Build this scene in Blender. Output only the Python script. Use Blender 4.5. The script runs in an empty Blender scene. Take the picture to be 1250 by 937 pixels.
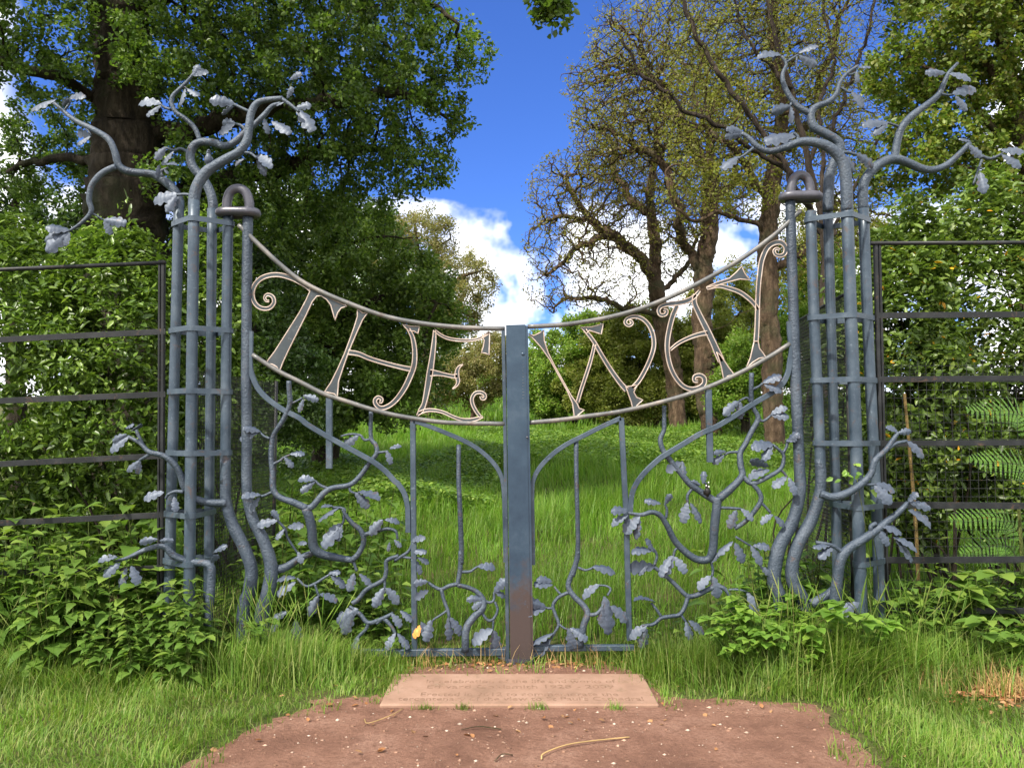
import bpy, math, random
import numpy as np
from mathutils import Vector

random.seed(7)
rng = np.random.default_rng(11)
S = bpy.context.scene
COL = S.collection
PI = math.pi

# ------------------------------------------------------------------ camera
F = 930.0                      # focal length in photo pixels (photo is 1250 wide)
PITCH = math.radians(3.3)
H = 1.505                      # eye height
D = 5.0                        # distance of the gate
cp, sp = math.cos(PITCH), math.sin(PITCH)
cam = bpy.data.cameras.new('camera')
cam.sensor_width = 36.0
cam.lens = 36.0 * F / 1250.0
cam.clip_end = 2000
cam_o = bpy.data.objects.new('camera', cam)
cam_o.location = (0, 0, H)
cam_o.rotation_euler = (PI / 2 + PITCH, 0, 0)
COL.objects.link(cam_o)
S.camera = cam_o

def at(px, py, Y):
    """world point on the upright plane y = Y seen at photo pixel px, py"""
    v = 468.5 - py
    dy = F * cp - v * sp
    dz = F * sp + v * cp
    t = Y / dy
    return np.array([(px - 625.0) * t, Y, H + dz * t])

def on_ground(px, py, z=0.0):
    v = 468.5 - py
    dy = F * cp - v * sp
    dz = F * sp + v * cp
    t = (z - H) / dz
    return np.array([(px - 625.0) * t, dy * t, z])

def pxm(Y):
    return Y / F               # metres per photo pixel at distance Y

def gz(x, y):
    """height of the ground"""
    x = np.asarray(x, float); y = np.asarray(y, float)
    d = np.clip(y - 5.6, 0, 55)
    return 0.072 * d + 0.05 * np.sin(x * 0.7 + y * 0.45) * np.clip(d / 4, 0, 1)

# ------------------------------------------------------------------ object helpers
def wloc(o):
    p = Vector((0, 0, 0))
    while o is not None:
        p += o.location
        o = o.parent
    return np.array(p)

def mesh_from(name, V, Fc, mats, smooth=True, mat_idx=None):
    V = np.asarray(V, np.float32)
    me = bpy.data.meshes.new(name)
    if isinstance(Fc, np.ndarray):
        n, k = Fc.shape
        me.vertices.add(len(V)); me.vertices.foreach_set('co', V.ravel())
        me.loops.add(n * k); me.loops.foreach_set('vertex_index', Fc.astype(np.int32).ravel())
        me.polygons.add(n)
        me.polygons.foreach_set('loop_start', np.arange(0, n * k, k, dtype=np.int32))
        if smooth:
            me.polygons.foreach_set('use_smooth', np.ones(n, bool))
        if mat_idx is not None:
            me.polygons.foreach_set('material_index', np.asarray(mat_idx, np.int32))
        me.update(calc_edges=True)
    else:
        me.from_pydata(V.tolist(), [], Fc)
        if smooth:
            me.polygons.foreach_set('use_smooth', np.ones(len(me.polygons), bool))
        me.update()
    for m in (mats if isinstance(mats, (list, tuple)) else [mats]):
        me.materials.append(m)
    return me

def obj(name, V, Fc, mat, parent=None, smooth=True, loc=None, mat_idx=None):
    """one mesh object; V in world coordinates"""
    V = np.asarray(V, float)
    base = wloc(parent) if parent is not None else np.zeros(3)
    o_loc = np.zeros(3)
    if loc is not None:
        o_loc = np.asarray(loc, float) - base
    o = bpy.data.objects.new(name, mesh_from(name, V - base - o_loc, Fc, mat, smooth, mat_idx))
    o.location = o_loc
    COL.objects.link(o)
    if parent is not None:
        o.parent = parent
    return o

def tag(o, label=None, cat=None, group=None, kind=None):
    if label: o['label'] = label
    if cat: o['category'] = cat
    if group: o['group'] = group
    if kind: o['kind'] = kind
    return o

def empty(name, loc, label, cat, group=None):
    o = bpy.data.objects.new(name, None)
    o.location = loc
    o.empty_display_size = 0.1
    COL.objects.link(o)
    return tag(o, label, cat, group)

class MB:
    def __init__(s):
        s.V = []; s.F = []; s.n = 0
    def add(s, V, Fc):
        V = np.asarray(V, float)
        s.V.append(V)
        s.F += [[i + s.n for i in f] for f in Fc]
        s.n += len(V)
    def build(s, name, mat, parent=None, smooth=True, loc=None):
        return obj(name, np.concatenate(s.V), s.F, mat, parent, smooth, loc)

def catmull(P, n=6, closed=False):
    P = np.asarray(P, float)
    if len(P) < 3 and not closed:
        t = np.linspace(0, 1, n + 1)[:, None]
        return P[0] * (1 - t) + P[-1] * t
    if closed:
        Q = np.vstack([P[-1], P, P[0], P[1]])
    else:
        Q = np.vstack([2 * P[0] - P[1], P, 2 * P[-1] - P[-2]])
    out = []
    for i in range(1, len(Q) - 2):
        p0, p1, p2, p3 = Q[i - 1], Q[i], Q[i + 1], Q[i + 2]
        for k in range(n):
            t = k / n
            out.append(0.5 * ((2 * p1) + (-p0 + p2) * t + (2 * p0 - 5 * p1 + 4 * p2 - p3) * t * t + (-p0 + 3 * p1 - 3 * p2 + p3) * t ** 3))
    if not closed:
        out.append(P[-1])
    return np.array(out)

def tube_geo(P, R, sides=8, closed=False, cap=True, flat=None, twist0=None):
    """round tube along P (world); R radius array. flat=(a,b): rectangular bar a wide in plane x b deep"""
    P = np.asarray(P, float)
    n = len(P)
    R = np.broadcast_to(np.asarray(R, float), (n,))
    T = np.gradient(P, axis=0)
    if closed:
        T = np.roll(P, -1, 0) - np.roll(P, 1, 0)
    T /= np.linalg.norm(T, axis=1, keepdims=True) + 1e-12
    up = np.array([0, -1.0, 0]) if twist0 is None else np.asarray(twist0, float)
    V = np.empty((n, sides, 3))
    ang = np.arange(sides) * 2 * PI / sides
    N = up - T[0] * up.dot(T[0])
    if np.linalg.norm(N) < 1e-3:
        N = np.array([1.0, 0, 0]) - T[0] * T[0][0]
    N /= np.linalg.norm(N)
    for i in range(n):
        N = N - T[i] * N.dot(T[i])
        l = np.linalg.norm(N)
        N = N / l if l > 1e-6 else np.array([1.0, 0, 0])
        B = np.cross(T[i], N)
        if flat:
            a, b = flat[0] / 2, flat[1] / 2
            c = min(a, b) * 0.25
            pts = [(b, a - c), (b - c, a), (-b + c, a), (-b, a - c), (-b, -a + c), (-b + c, -a), (b - c, -a), (b, -a + c)]
            V[i] = [P[i] + N * u + B * w for u, w in pts]
        else:
            V[i] = P[i] + R[i] * (np.cos(ang)[:, None] * N + np.sin(ang)[:, None] * B)
    Fc = []
    m = n if closed else n - 1
    for i in range(m):
        a = i * sides; b = ((i + 1) % n) * sides
        for k in range(sides):
            k2 = (k + 1) % sides
            Fc.append([a + k, a + k2, b + k2, b + k])
    if cap and not closed:
        Fc.append(list(range(sides))[::-1])
        Fc.append([(n - 1) * sides + k for k in range(sides)])
    return V.reshape(-1, 3), Fc

def box_geo(c, s):
    c = np.asarray(c, float); h = np.asarray(s, float) / 2
    b = min(h) * 0.18
    V = []
    # chamfered box through its 24 corner points
    for sx in (-1, 1):
        for sy in (-1, 1):
            for sz in (-1, 1):
                s3 = np.array([sx, sy, sz])
                V.append(c + s3 * (h - [0, b, b])); V.append(c + s3 * (h - [b, 0, b])); V.append(c + s3 * (h - [b, b, 0]))
    import bmesh
    bm = bmesh.new()
    vs = [bm.verts.new(v) for v in V]
    bmesh.ops.convex_hull(bm, input=vs)
    bm.verts.index_update()
    VV = [tuple(v.co) for v in bm.verts]
    FF = [[v.index for v in f.verts] for f in bm.faces]
    bm.free()
    return np.array(VV), FF

def zc(ox, oy, s):
    """reader for coordinates measured in an enlarged crop of the photo"""
    def f(L):
        a = np.array(L, float)
        a[:, 0] = ox + a[:, 0] / s
        a[:, 1] = oy + a[:, 1] / s
        return a
    f.s = s
    return f

# ------------------------------------------------------------------ materials
def newmat(name):
    m = bpy.data.materials.new(name)
    m.use_nodes = True
    nt = m.node_tree
    nt.nodes.clear()
    out = nt.nodes.new('ShaderNodeOutputMaterial')
    return m, nt, out

def ramp(nt, fac, stops):
    r = nt.nodes.new('ShaderNodeValToRGB')
    el = r.color_ramp.elements
    while len(el) < len(stops): el.new(0.5)
    for e, (p, c) in zip(el, stops):
        e.position = p; e.color = (*c, 1)
    nt.links.new(fac, r.inputs[0])
    return r.outputs[0]

def noise(nt, scale, detail=3, rough=0.6, coord='Object', vec=None, dim='3D', dist=0.0):
    n = nt.nodes.new('ShaderNodeTexNoise')
    n.inputs['Scale'].default_value = scale
    n.inputs['Detail'].default_value = detail
    n.inputs['Roughness'].default_value = rough
    n.inputs['Distortion'].default_value = dist
    if vec is None:
        tc = nt.nodes.new('ShaderNodeTexCoord')
        vec = tc.outputs[coord]
    nt.links.new(vec, n.inputs['Vector'])
    return n.outputs['Fac']

def mixc(nt, fac, a, b, mode='MIX'):
    m = nt.nodes.new('ShaderNodeMix')
    m.data_type = 'RGBA'; m.blend_type = mode
    for s, v in ((m.inputs[0], fac), (m.inputs[6], a), (m.inputs[7], b)):
        if hasattr(v, 'links'): nt.links.new(v, s)
        elif isinstance(v, (int, float)): s.default_value = v
        else: s.default_value = (*v, 1)
    return m.outputs[2]

def bump(nt, h, strength, dist=0.01):
    b = nt.nodes.new('ShaderNodeBump')
    b.inputs['Strength'].default_value = strength
    b.inputs['Distance'].default_value = dist
    nt.links.new(h, b.inputs['Height'])
    return b.outputs['Normal']

def principled(nt, out, col, rough=0.5, metal=0.0, spec=0.5, nrm=None):
    p = nt.nodes.new('ShaderNodeBsdfPrincipled')
    if hasattr(col, 'links'): nt.links.new(col, p.inputs['Base Color'])
    else: p.inputs['Base Color'].default_value = (*col, 1)
    if hasattr(rough, 'links'): nt.links.new(rough, p.inputs['Roughness'])
    else: p.inputs['Roughness'].default_value = rough
    p.inputs['Metallic'].default_value = metal
    p.inputs['Specular IOR Level'].default_value = spec
    if nrm is not None: nt.links.new(nrm, p.inputs['Normal'])
    if out is not None: nt.links.new(p.outputs[0], out.inputs[0])
    return p

def metal_paint(name, c1, c2, c3, rough=0.42, bsc=60, bstr=0.15, bdist=0.004, metal=.2, spec=.5, rust=.55):
    m, nt, out = newmat(name)
    n1 = noise(nt, 5.0, 5, 0.65)
    col = ramp(nt, n1, [(0.3, c1), (0.52, c2), (0.72, c3)])
    n3 = noise(nt, 38.0, 4, 0.7)
    col = mixc(nt, ramp(nt, n3, [(0.60, (0, 0, 0)), (0.72, (0.55, 0.55, 0.55))]), col, tuple(min(1, x * 1.6 + 0.03) for x in c3))
    n4 = noise(nt, 14.0, 6, 0.75, dist=.8)
    col = mixc(nt, ramp(nt, n4, [(0.585, (0, 0, 0)), (0.66, (rust,) * 3)]), col, (.10, .055, .035))
    n2 = noise(nt, bsc, 4, 0.6)
    r = ramp(nt, n1, [(0.3, (rough - .1,) * 3), (0.7, (rough + .15,) * 3)])
    principled(nt, out, col, r, metal, spec, bump(nt, n2, bstr, bdist))
    return m

M = {}
M['steel'] = metal_paint('blue_grey_steel', (.026, .042, .064), (.050, .073, .102), (.092, .118, .150))
M['steel_rough'] = metal_paint('hammered_steel', (.024, .035, .055), (.048, .066, .094), (.092, .112, .145), 0.44, 75, 0.9, 0.008)
M['leaf_steel'] = metal_paint('forged_leaf_steel', (.032, .046, .074), (.060, .078, .114), (.105, .124, .162), 0.48, 40, 0.3, 0.005)
M['dark_steel'] = metal_paint('dark_purple_steel', (.05, .05, .065), (.075, .075, .095), (.11, .105, .13), 0.36)
M['letter'] = metal_paint('letter_grey', (.028, .036, .042), (.042, .052, .060), (.065, .075, .082), 0.4)
M['letter_edge'] = metal_paint('letter_copper_edge', (.34, .25, .205), (.44, .35, .30), (.55, .47, .42), 0.42)
M['rail'] = metal_paint('worn_rail', (.07, .075, .08), (.13, .13, .128), (.25, .215, .19), 0.36)
M['black_iron'] = metal_paint('black_iron', (.008, .009, .010), (.014, .015, .017), (.03, .031, .034), 0.5, metal=0, spec=.3)
M['rust_leaf'] = metal_paint('orange_leaf', (.45, .13, .02), (.6, .22, .04), (.7, .35, .1), 0.6)
M['bird_black'] = metal_paint('bird_black', (.008, .008, .008), (.012, .012, .012), (.02, .02, .02), 0.5)
M['bird_white'] = metal_paint('bird_white', (.5, .5, .48), (.6, .6, .58), (.65, .65, .62), 0.6)

def plate_mat():
    m, nt, out = newmat('dark_blue_plate')
    n1 = noise(nt, 3.5, 6, 0.7)
    col = ramp(nt, n1, [(0.3, (.018, .036, .064)), (0.5, (.030, .056, .090)), (0.7, (.058, .088, .125))])
    tc = nt.nodes.new('ShaderNodeTexCoord')
    sx = nt.nodes.new('ShaderNodeSeparateXYZ')
    nt.links.new(tc.outputs['Object'], sx.inputs[0])
    a = nt.nodes.new('ShaderNodeMath'); a.operation = 'MULTIPLY_ADD'
    nt.links.new(noise(nt, 9, 5, .7), a.inputs[0]); a.inputs[1].default_value = -0.8
    nt.links.new(sx.outputs['Z'], a.inputs[2])
    rst = ramp(nt, a.outputs[0], [(0.0, (1, 1, 1)), (0.25, (0, 0, 0))])   # rust creeping up from the foot
    col = mixc(nt, rst, col, (.062, .046, .044))
    sc = noise(nt, 22, 6, .8, dist=2.5)
    col = mixc(nt, ramp(nt, sc, [(0.62, (0, 0, 0)), (0.66, (.5, .5, .5)), (.70, (0, 0, 0))]), col, (.018, .03, .05))
    principled(nt, out, col, 0.38, 0.2, 0.5, bump(nt, noise(nt, 40, 4), .15, .004))
    return m
M['plate'] = plate_mat()

def leaf_mat(name, cols, rough=0.45, trans=0.35, spec=0.4, clump=1.2, tcol=1.5):
    """cols: list of colours picked at random per leaf; a slow noise shifts whole sprays between young and old growth"""
    m, nt, out = newmat(name)
    g = nt.nodes.new('ShaderNodeNewGeometry')
    k = len(cols)
    c = ramp(nt, g.outputs['Random Per Island'], [(i / max(1, k - 1), cc) for i, cc in enumerate(cols)])
    n = noise(nt, clump, 2, .5)
    hv = nt.nodes.new('ShaderNodeHueSaturation')
    v = nt.nodes.new('ShaderNodeMapRange')
    v.inputs[1].default_value = .3; v.inputs[2].default_value = .7
    v.inputs[3].default_value = .7; v.inputs[4].default_value = 1.35
    nt.links.new(n, v.inputs[0]); nt.links.new(v.outputs[0], hv.inputs['Value'])
    nt.links.new(c, hv.inputs['Color'])
    p = principled(nt, None, hv.outputs[0], rough, 0, spec)
    t = nt.nodes.new('ShaderNodeBsdfTranslucent')
    tc = mixc(nt, 1.0, hv.outputs[0], (tcol, tcol * 1.05, tcol * .55), 'MULTIPLY')
    nt.links.new(tc, t.inputs[0])
    mx = nt.nodes.new('ShaderNodeMixShader'); mx.inputs[0].default_value = trans
    nt.links.new(p.outputs[0], mx.inputs[1]); nt.links.new(t.outputs[0], mx.inputs[2])
    nt.links.new(mx.outputs[0], out.inputs[0])
    return m

M['oak_leaf'] = leaf_mat('oak_leaves', [(.042, .082, .014), (.064, .118, .018), (.09, .155, .024), (.145, .21, .034)])
M['dense_leaf'] = leaf_mat('dense_tree_leaves', [(.06, .11, .02), (.09, .15, .026), (.12, .19, .034), (.18, .25, .05)])
M['holly_leaf'] = leaf_mat('holly_leaves', [(.03, .06, .014), (.045, .085, .018), (.065, .12, .024), (.09, .15, .03)], .4, .25, .4)
M['laurel_leaf'] = leaf_mat('laurel_leaves', [(.050, .095, .016), (.075, .13, .020), (.11, .185, .026), (.18, .26, .045)], .36, .3, .4, 2.2)
M['hedge_right_leaf'] = leaf_mat('right_holly_leaves', [(.050, .085, .018), (.075, .125, .022), (.115, .18, .03), (.17, .23, .045)], .38, .32, .4, 2.2)
M['yellow_leaf'] = leaf_mat('yellow_leaves', [(.62, .36, .02), (.66, .30, .02), (.68, .45, .04)], .5, .3, .3)
M['bronze_leaf'] = leaf_mat('young_oak_leaves', [(.135, .13, .03), (.18, .155, .036), (.145, .17, .03), (.22, .18, .045)], .5, .4, .3)
M['pale_leaf'] = leaf_mat('pale_oak_leaves', [(.20, .17, .06), (.17, .18, .06), (.22, .18, .08), (.15, .18, .045)], .5, .4, .3)
M['birch_leaf'] = leaf_mat('birch_leaves', [(.125, .13, .024), (.17, .165, .03), (.14, .175, .026), (.21, .185, .036)], .5, .4, .3)
M['maple_leaf'] = leaf_mat('yellow_green_leaves', [(.07, .12, .016), (.11, .165, .022), (.15, .19, .034), (.14, .13, .03)], .45, .4, .4)
M['thorn_leaf'] = leaf_mat('hawthorn_leaves', [(.10, .19, .026), (.145, .25, .034), (.19, .28, .042), (.15, .19, .042)], .45, .4, .3)
M['olive_leaf'] = leaf_mat('olive_bush_leaves', [(.15, .175, .034), (.19, .215, .042), (.16, .21, .036), (.24, .24, .055)], .5, .4, .3)
M['herb_leaf'] = leaf_mat('herb_leaves', [(.075, .145, .022), (.10, .185, .03), (.135, .225, .038), (.20, .28, .05)], .45, .35, .4, 3)
M['bramble_leaf'] = leaf_mat('bramble_leaves', [(.08, .165, .02), (.11, .21, .03), (.15, .27, .04), (.22, .32, .05)], .45, .38, .4, 3)
M['fern_leaf'] = leaf_mat('fern_leaves', [(.09, .20, .03), (.12, .25, .04), (.15, .28, .05)], .5, .4, .3, 3)
M['grass'] = leaf_mat('lawn_grass', [(.085, .17, .02), (.12, .22, .028), (.17, .255, .040), (.27, .28, .10)], .5, .38, .3, 1.3)
M['meadow'] = leaf_mat('meadow_grass', [(.075, .175, .014), (.105, .215, .018), (.135, .24, .028), (.20, .27, .06)], .45, .45, .3, .6)
M['straw'] = leaf_mat('dry_straw', [(.36, .24, .10), (.44, .31, .14), (.40, .22, .10)], .7, .2, .2, 4)

def bark_mat(name, c1, c2, c3, moss=None, sc=9):
    m, nt, out = newmat(name)
    tc = nt.nodes.new('ShaderNodeTexCoord')
    mp = nt.nodes.new('ShaderNodeMapping')
    mp.inputs['Scale'].default_value = (1, 1, .22)
    nt.links.new(tc.outputs['Object'], mp.inputs[0])
    n1 = noise(nt, sc, 6, .7, vec=mp.outputs[0])
    col = ramp(nt, n1, [(.34, c1), (.5, c2), (.66, c3)])
    if moss:
        n2 = noise(nt, 1.6, 4, .6)
        col = mixc(nt, ramp(nt, n2, [(.5, (0, 0, 0)), (.65, (.8, .8, .8))]), col, moss)
    w = noise(nt, sc * 1.7, 6, .75, vec=mp.outputs[0], dist=.6)
    principled(nt, out, col, .85, 0, .2, bump(nt, w, 1.0, .09))
    return m
M['bark_dark'] = bark_mat('dark_oak_bark', (.012, .009, .006), (.036, .027, .018), (.075, .060, .042), (.035, .045, .016))
M['bark_warm'] = bark_mat('warm_oak_bark', (.042, .028, .018), (.105, .068, .042), (.19, .132, .085), (.07, .068, .03))
M['bark_limb'] = bark_mat('oak_limb_bark', (.036, .024, .016), (.092, .06, .038), (.175, .12, .078), (.06, .06, .03))
M['bark_twig'] = bark_mat('twig_bark', (.03, .022, .018), (.05, .038, .03), (.08, .06, .045))
M['stem_green'] = bark_mat('green_stem', (.06, .10, .02), (.10, .13, .03), (.15, .15, .05))
M['stem_tan'] = bark_mat('tan_stem', (.16, .11, .04), (.22, .15, .055), (.28, .2, .08))
CLOUD_AMP, CLOUD_TOP, SKY_TINT, EXPOSURE = .16, .285, (.36, .56, 1.06), .82
# ------------------------------------------------------------------ forged metalwork
def wob(p, amp=0.028):
    return amp * (math.sin(p[0] * .031 + .4) + .8 * math.sin(p[1] * .037 + 1.1))

def px_line(P, Y=D, n=5, depth=None, yoff=0.0, smooth=True):
    P = np.asarray(P, float)
    Q = catmull(P, n) if smooth else P
    return np.array([at(q[0], q[1], Y + yoff + (depth(q) if depth else 0)) for q in Q]), Q

def rod(name, P, r, mat, parent, Y=D, yoff=0.0, depth=None, sides=10, n=5, flat=None, smooth=True, label=None, rough=0.0):
    """round bar: r = radius in photo px (one number, or a value per control point)"""
    W, Q = px_line(P, Y, n, depth, yoff, smooth)
    k = pxm(Y)
    if flat:
        V, Fc = tube_geo(W, 1, 8, flat=(flat[0] * k, flat[1]))
    else:
        r = np.atleast_1d(np.array(r, float))
        R = np.interp(np.linspace(0, 1, len(W)), np.linspace(0, 1, len(r)), r) * k
        if rough:
            R = R * (1 + rough * np.convolve(rng.standard_normal(len(R) + 2), [.25, .5, .25], 'valid'))
        V, Fc = tube_geo(W, R, sides)
    o = obj(name, V, Fc, mat, parent, smooth=(flat is None))
    if label: o['label'] = label
    return o

def forged_leaf(b, t, Y, parent, mat='leaf_steel', yoff=0.0, wid=0.32, name='leaf', label=None):
    """lobed oak leaf of sheet metal with a raised midrib, from stalk b to tip t (photo px)"""
    B = at(b[0], b[1], Y + yoff)
    L0 = math.hypot(t[0] - b[0], t[1] - b[1]) * pxm(Y)
    tilt = random.uniform(-.35, .2) * L0
    T = at(t[0], t[1], Y + yoff + tilt)
    ax = T - B
    L = np.linalg.norm(ax) * .97
    ax /= np.linalg.norm(ax)
    view = B - np.array([0, 0, H]); view /= np.linalg.norm(view)
    n = -view + np.array([0, 0, .55]) + rng.normal(0, .32, 3)
    n -= ax * n.dot(ax); n /= np.linalg.norm(n)
    s = np.cross(n, ax)
    rows = 25
    droop = random.uniform(.05, .22) * L
    cup = random.uniform(.12, .48) * random.choice((1, 1, 1, -.6))
    V = []
    ph = random.uniform(-.15, .25)
    thick = 0.003
    W = max(L, .05) * wid * random.uniform(.95, 1.25)
    for side in (1, -1):
        for i in range(rows):
            u = i / (rows - 1)
            env = 1.55 * (u ** .75) * (1 - u) ** .42 if 0 < u < 1 else 0
            w = W * env * (1.08 - .46 * (1 - abs(math.sin(PI * (3.4 * u + ph)))) ** 1.2)
            w = max(w, .003)
            c = B + ax * (u * L) - np.array([0, 0, 1]) * droop * u * u + n * (.05 * L * math.sin(PI * u))
            rib = n * (.003 if 0 < i < rows - 1 else 0)
            wave = .05 * L * math.sin(9 * u + 1)
            for q in (-1, -.5, 0, .5, 1):
                off = s * (q * w) + n * (-cup * abs(q) ** 1.1 * w + wave * abs(q) * .35 + .012 * L * abs(q) * math.sin(40 * (u - .25 * abs(q)))) + (rib if q == 0 else 0)
                V.append(c + off + n * thick * (.5 * side))
    Fc = []
    m = rows * 5
    for i in range(rows - 1):
        for q in range(4):
            a = i * 5 + q
            Fc.append([a, a + 1, a + 6, a + 5])
            Fc.append([m + a, m + a + 5, m + a + 6, m + a + 1])
        for e, f in ((0, 1), (4, -1)):
            a = i * 5 + e
            k0 = len(V)
            V += [V[a], V[a + 5], V[m + a + 5], V[m + a]]       # the cut edge keeps its own corners, so it stays crisp
            Fc.append([k0, k0 + 1, k0 + 2, k0 + 3][::f])
    o = obj(name, V, Fc, M[mat], parent, loc=B)
    if label: o['label'] = label
    return o

def leaves(C, L, Y, parent, yoff=0.0, depth=None, **kw):
    for b0, b1, t0, t1 in L:
        p = C([(b0, b1), (t0, t1)])
        dd = depth(p[0]) if depth else 0
        forged_leaf(p[0], p[1], Y, parent, yoff=yoff + dd - .012, **kw)

def band(name, centres, r, z, h, mat, parent, t=0.008):
    """flat bar bent round a bundle of poles"""
    ang = np.arange(28) * 2 * PI / 28
    def hull(rad):
        pts = sorted({(round(c[0] + rad * math.cos(a), 6), round(c[1] + rad * math.sin(a), 6)) for c in centres for a in ang})
        def half(ps):
            o = []
            for p in ps:
                while len(o) > 1 and (o[-1][0] - o[-2][0]) * (p[1] - o[-2][1]) - (o[-1][1] - o[-2][1]) * (p[0] - o[-2][0]) <= 0: o.pop()
                o.append(p)
            return o
        return half(pts)[:-1] + half(pts[::-1])[:-1]
    inner = np.array(hull(r + .001))
    cen = inner.mean(0)
    nx = np.roll(inner, -1, 0) - np.roll(inner, 1, 0)
    nrm = np.stack([nx[:, 1], -nx[:, 0]], 1); nrm /= np.linalg.norm(nrm, axis=1, keepdims=True)
    outer = inner + nrm * t
    n = len(inner)
    V = []
    for loop, zz in ((inner, z - h / 2), (outer, z - h / 2), (outer, z + h / 2), (inner, z + h / 2)):
        V += [(p[0], p[1], zz) for p in loop]
    Fc = []
    for i in range(n):
        j = (i + 1) % n
        for a in range(4):
            b = (a + 1) % 4
            Fc.append([a * n + i, a * n + j, b * n + j, b * n + i])
    return obj(name, V, Fc, mat, parent, smooth=False)

# ---- lettering
def letter(name_ch, polys, ribs, parent, Y):
    k = pxm(Y); th = .010
    plate = MB(); edge = MB()
    for C, P, cl in polys:
        P = C(P)
        front = [at(p[0], p[1], Y - th / 2) for p in P]; back = [at(p[0], p[1], Y + th / 2) for p in P]
        n = len(P)
        plate.add(front + back, [list(range(n)), list(range(2 * n - 1, n - 1, -1))] + [[i, n + i, n + (i + 1) % n, (i + 1) % n] for i in range(n)])
        W = np.array([at(p[0], p[1], Y - .003) for p in P])
        W = np.vstack([W[i] * (1 - u) + W[(i + 1) % n] * u for i in range(n) for u in (0, .5)])
        edge.add(*tube_geo(W, 0.85 * k * np.ones(len(W)), 6, closed=True))
    for C, P, w in ribs:
        P = C(P)
        Q = catmull(P, 7)
        w = np.interp(np.linspace(0, 1, len(Q)), np.linspace(0, 1, len(w)), np.array(w, float) / C.s)
        T = np.gradient(Q, axis=0); T /= np.linalg.norm(T, axis=1, keepdims=True) + 1e-9
        Nn = np.stack([-T[:, 1], T[:, 0]], 1)
        A, B_ = Q + Nn * w[:, None], Q - Nn * w[:, None]
        V = []
        for E, dy in ((A, -th / 2), (B_, -th / 2), (B_, th / 2), (A, th / 2)):
            V += [at(e[0], e[1], Y + dy) for e in E]
        n = len(Q); Fc = []
        for i in range(n - 1):
            for a in range(4):
                b = (a + 1) % 4
                Fc.append([a * n + i, a * n + i + 1, b * n + i + 1, b * n + i])
        Fc += [[0, n, 2 * n, 3 * n], [n - 1, 2 * n - 1, 3 * n - 1, 4 * n - 1][::-1]]
        plate.add(V, Fc)
        for E in (A, B_):
            edge.add(*tube_geo(np.array([at(e[0], e[1], Y - .003) for e in E]), .8 * k * np.ones(n), 6))
    o = plate.build('letter', M['letter'], parent, smooth=False)
    o['label'] = 'scrolled iron letter %s with a pale copper outline' % name_ch
    edge.build('outline', M['letter_edge'], o)
    return o

# ================================================================== left gate leaf
z1 = zc(280, 320, 4.685); z2 = zc(450, 360, 4.685); z3 = zc(290, 470, 4.685); z4 = zc(450, 500, 4.685)
z5 = zc(290, 620, 4.685); z6 = zc(450, 640, 4.685); zid = zc(0, 0, 1.0)
ST, SR, LS = M['steel'], M['steel_rough'], M['leaf_steel']
g0 = at(322, 780, D); g0[2] = 0
GL = empty('gate', g0, 'left iron gate leaf with the letters THE and oak branches below', 'gate', 'iron gate leaves')

def stile(P, r, parent):
    return rod('stile', P, r, SR, parent, rough=.02, sides=14)
stile([(302.5, 262), (301.5, 330), (300.6, 460), (301.3, 532), (301.5, 600), (309, 634), (322, 660), (331, 692), (327, 725), (320, 750), (322, 800)], [6.2, 6.2, 6.2, 6.2, 6.3, 6.8, 7.5, 8.5, 9, 9.5], GL)
rod('top_rail', zc(280, 260, 3.469)([(40, 50), (100, 110), (200, 205), (300, 285), (400, 338), (500, 380), (600, 418), (700, 447), (850, 472), (1000, 485), (1165, 490)]), 3.0, M['rail'], GL, yoff=-.012)
rod('lower_rail', zc(280, 260, 3.469)([(98, 600), (200, 665), (300, 715), (400, 765), (500, 798), (600, 830), (700, 855), (800, 872), (900, 885), (1000, 889), (1165, 892)]), 2.9, M['rail'], GL, yoff=-.012)
# letters
letter('T', [(z1, [(455, 148), (520, 172), (590, 212), (632, 232), (674, 252), (640, 262), (620, 288), (604, 333), (596, 300), (580, 245), (555, 212), (525, 192), (500, 195), (475, 225), (440, 300), (390, 400), (340, 500), (305, 575), (288, 622), (270, 597), (245, 583), (208, 578), (260, 510), (330, 400), (400, 290), (440, 215), (462, 165)], 1)],
       [(z1, [(228, 222), (212, 222), (203, 205), (212, 189), (232, 188), (252, 205), (254, 235), (230, 262), (195, 266), (160, 250), (137, 215), (132, 170), (150, 125), (185, 92), (235, 75), (290, 74), (350, 90), (400, 112), (440, 135), (468, 158)], [4, 7, 9, 10, 11, 11, 12])], GL, D)
letter('H', [(z1, [(733, 267), (762, 290), (790, 290), (762, 330), (730, 400), (700, 470), (682, 515), (655, 590), (625, 680), (618, 770), (600, 752), (575, 747), (545, 740), (580, 690), (620, 610), (660, 520), (690, 440), (715, 370), (733, 310)], 1),
             (z2, [(193, 168), (240, 178), (290, 180), (283, 222), (262, 208), (248, 206), (225, 203)], 1)],
       [(z1, [(680, 515), (740, 525), (800, 550), (870, 572), (937, 590), (1000, 605), (1040, 612)], [12, 10, 10, 12]),
        (z2, [(228, 195), (250, 240), (262, 300), (264, 360), (258, 410), (240, 460), (210, 525), (170, 585), (130, 625), (90, 645), (60, 643), (40, 622), (38, 600), (55, 585), (75, 595), (72, 612), (60, 610)], [8, 11, 13, 13, 11, 10, 9, 7, 5])], GL, D)
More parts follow.
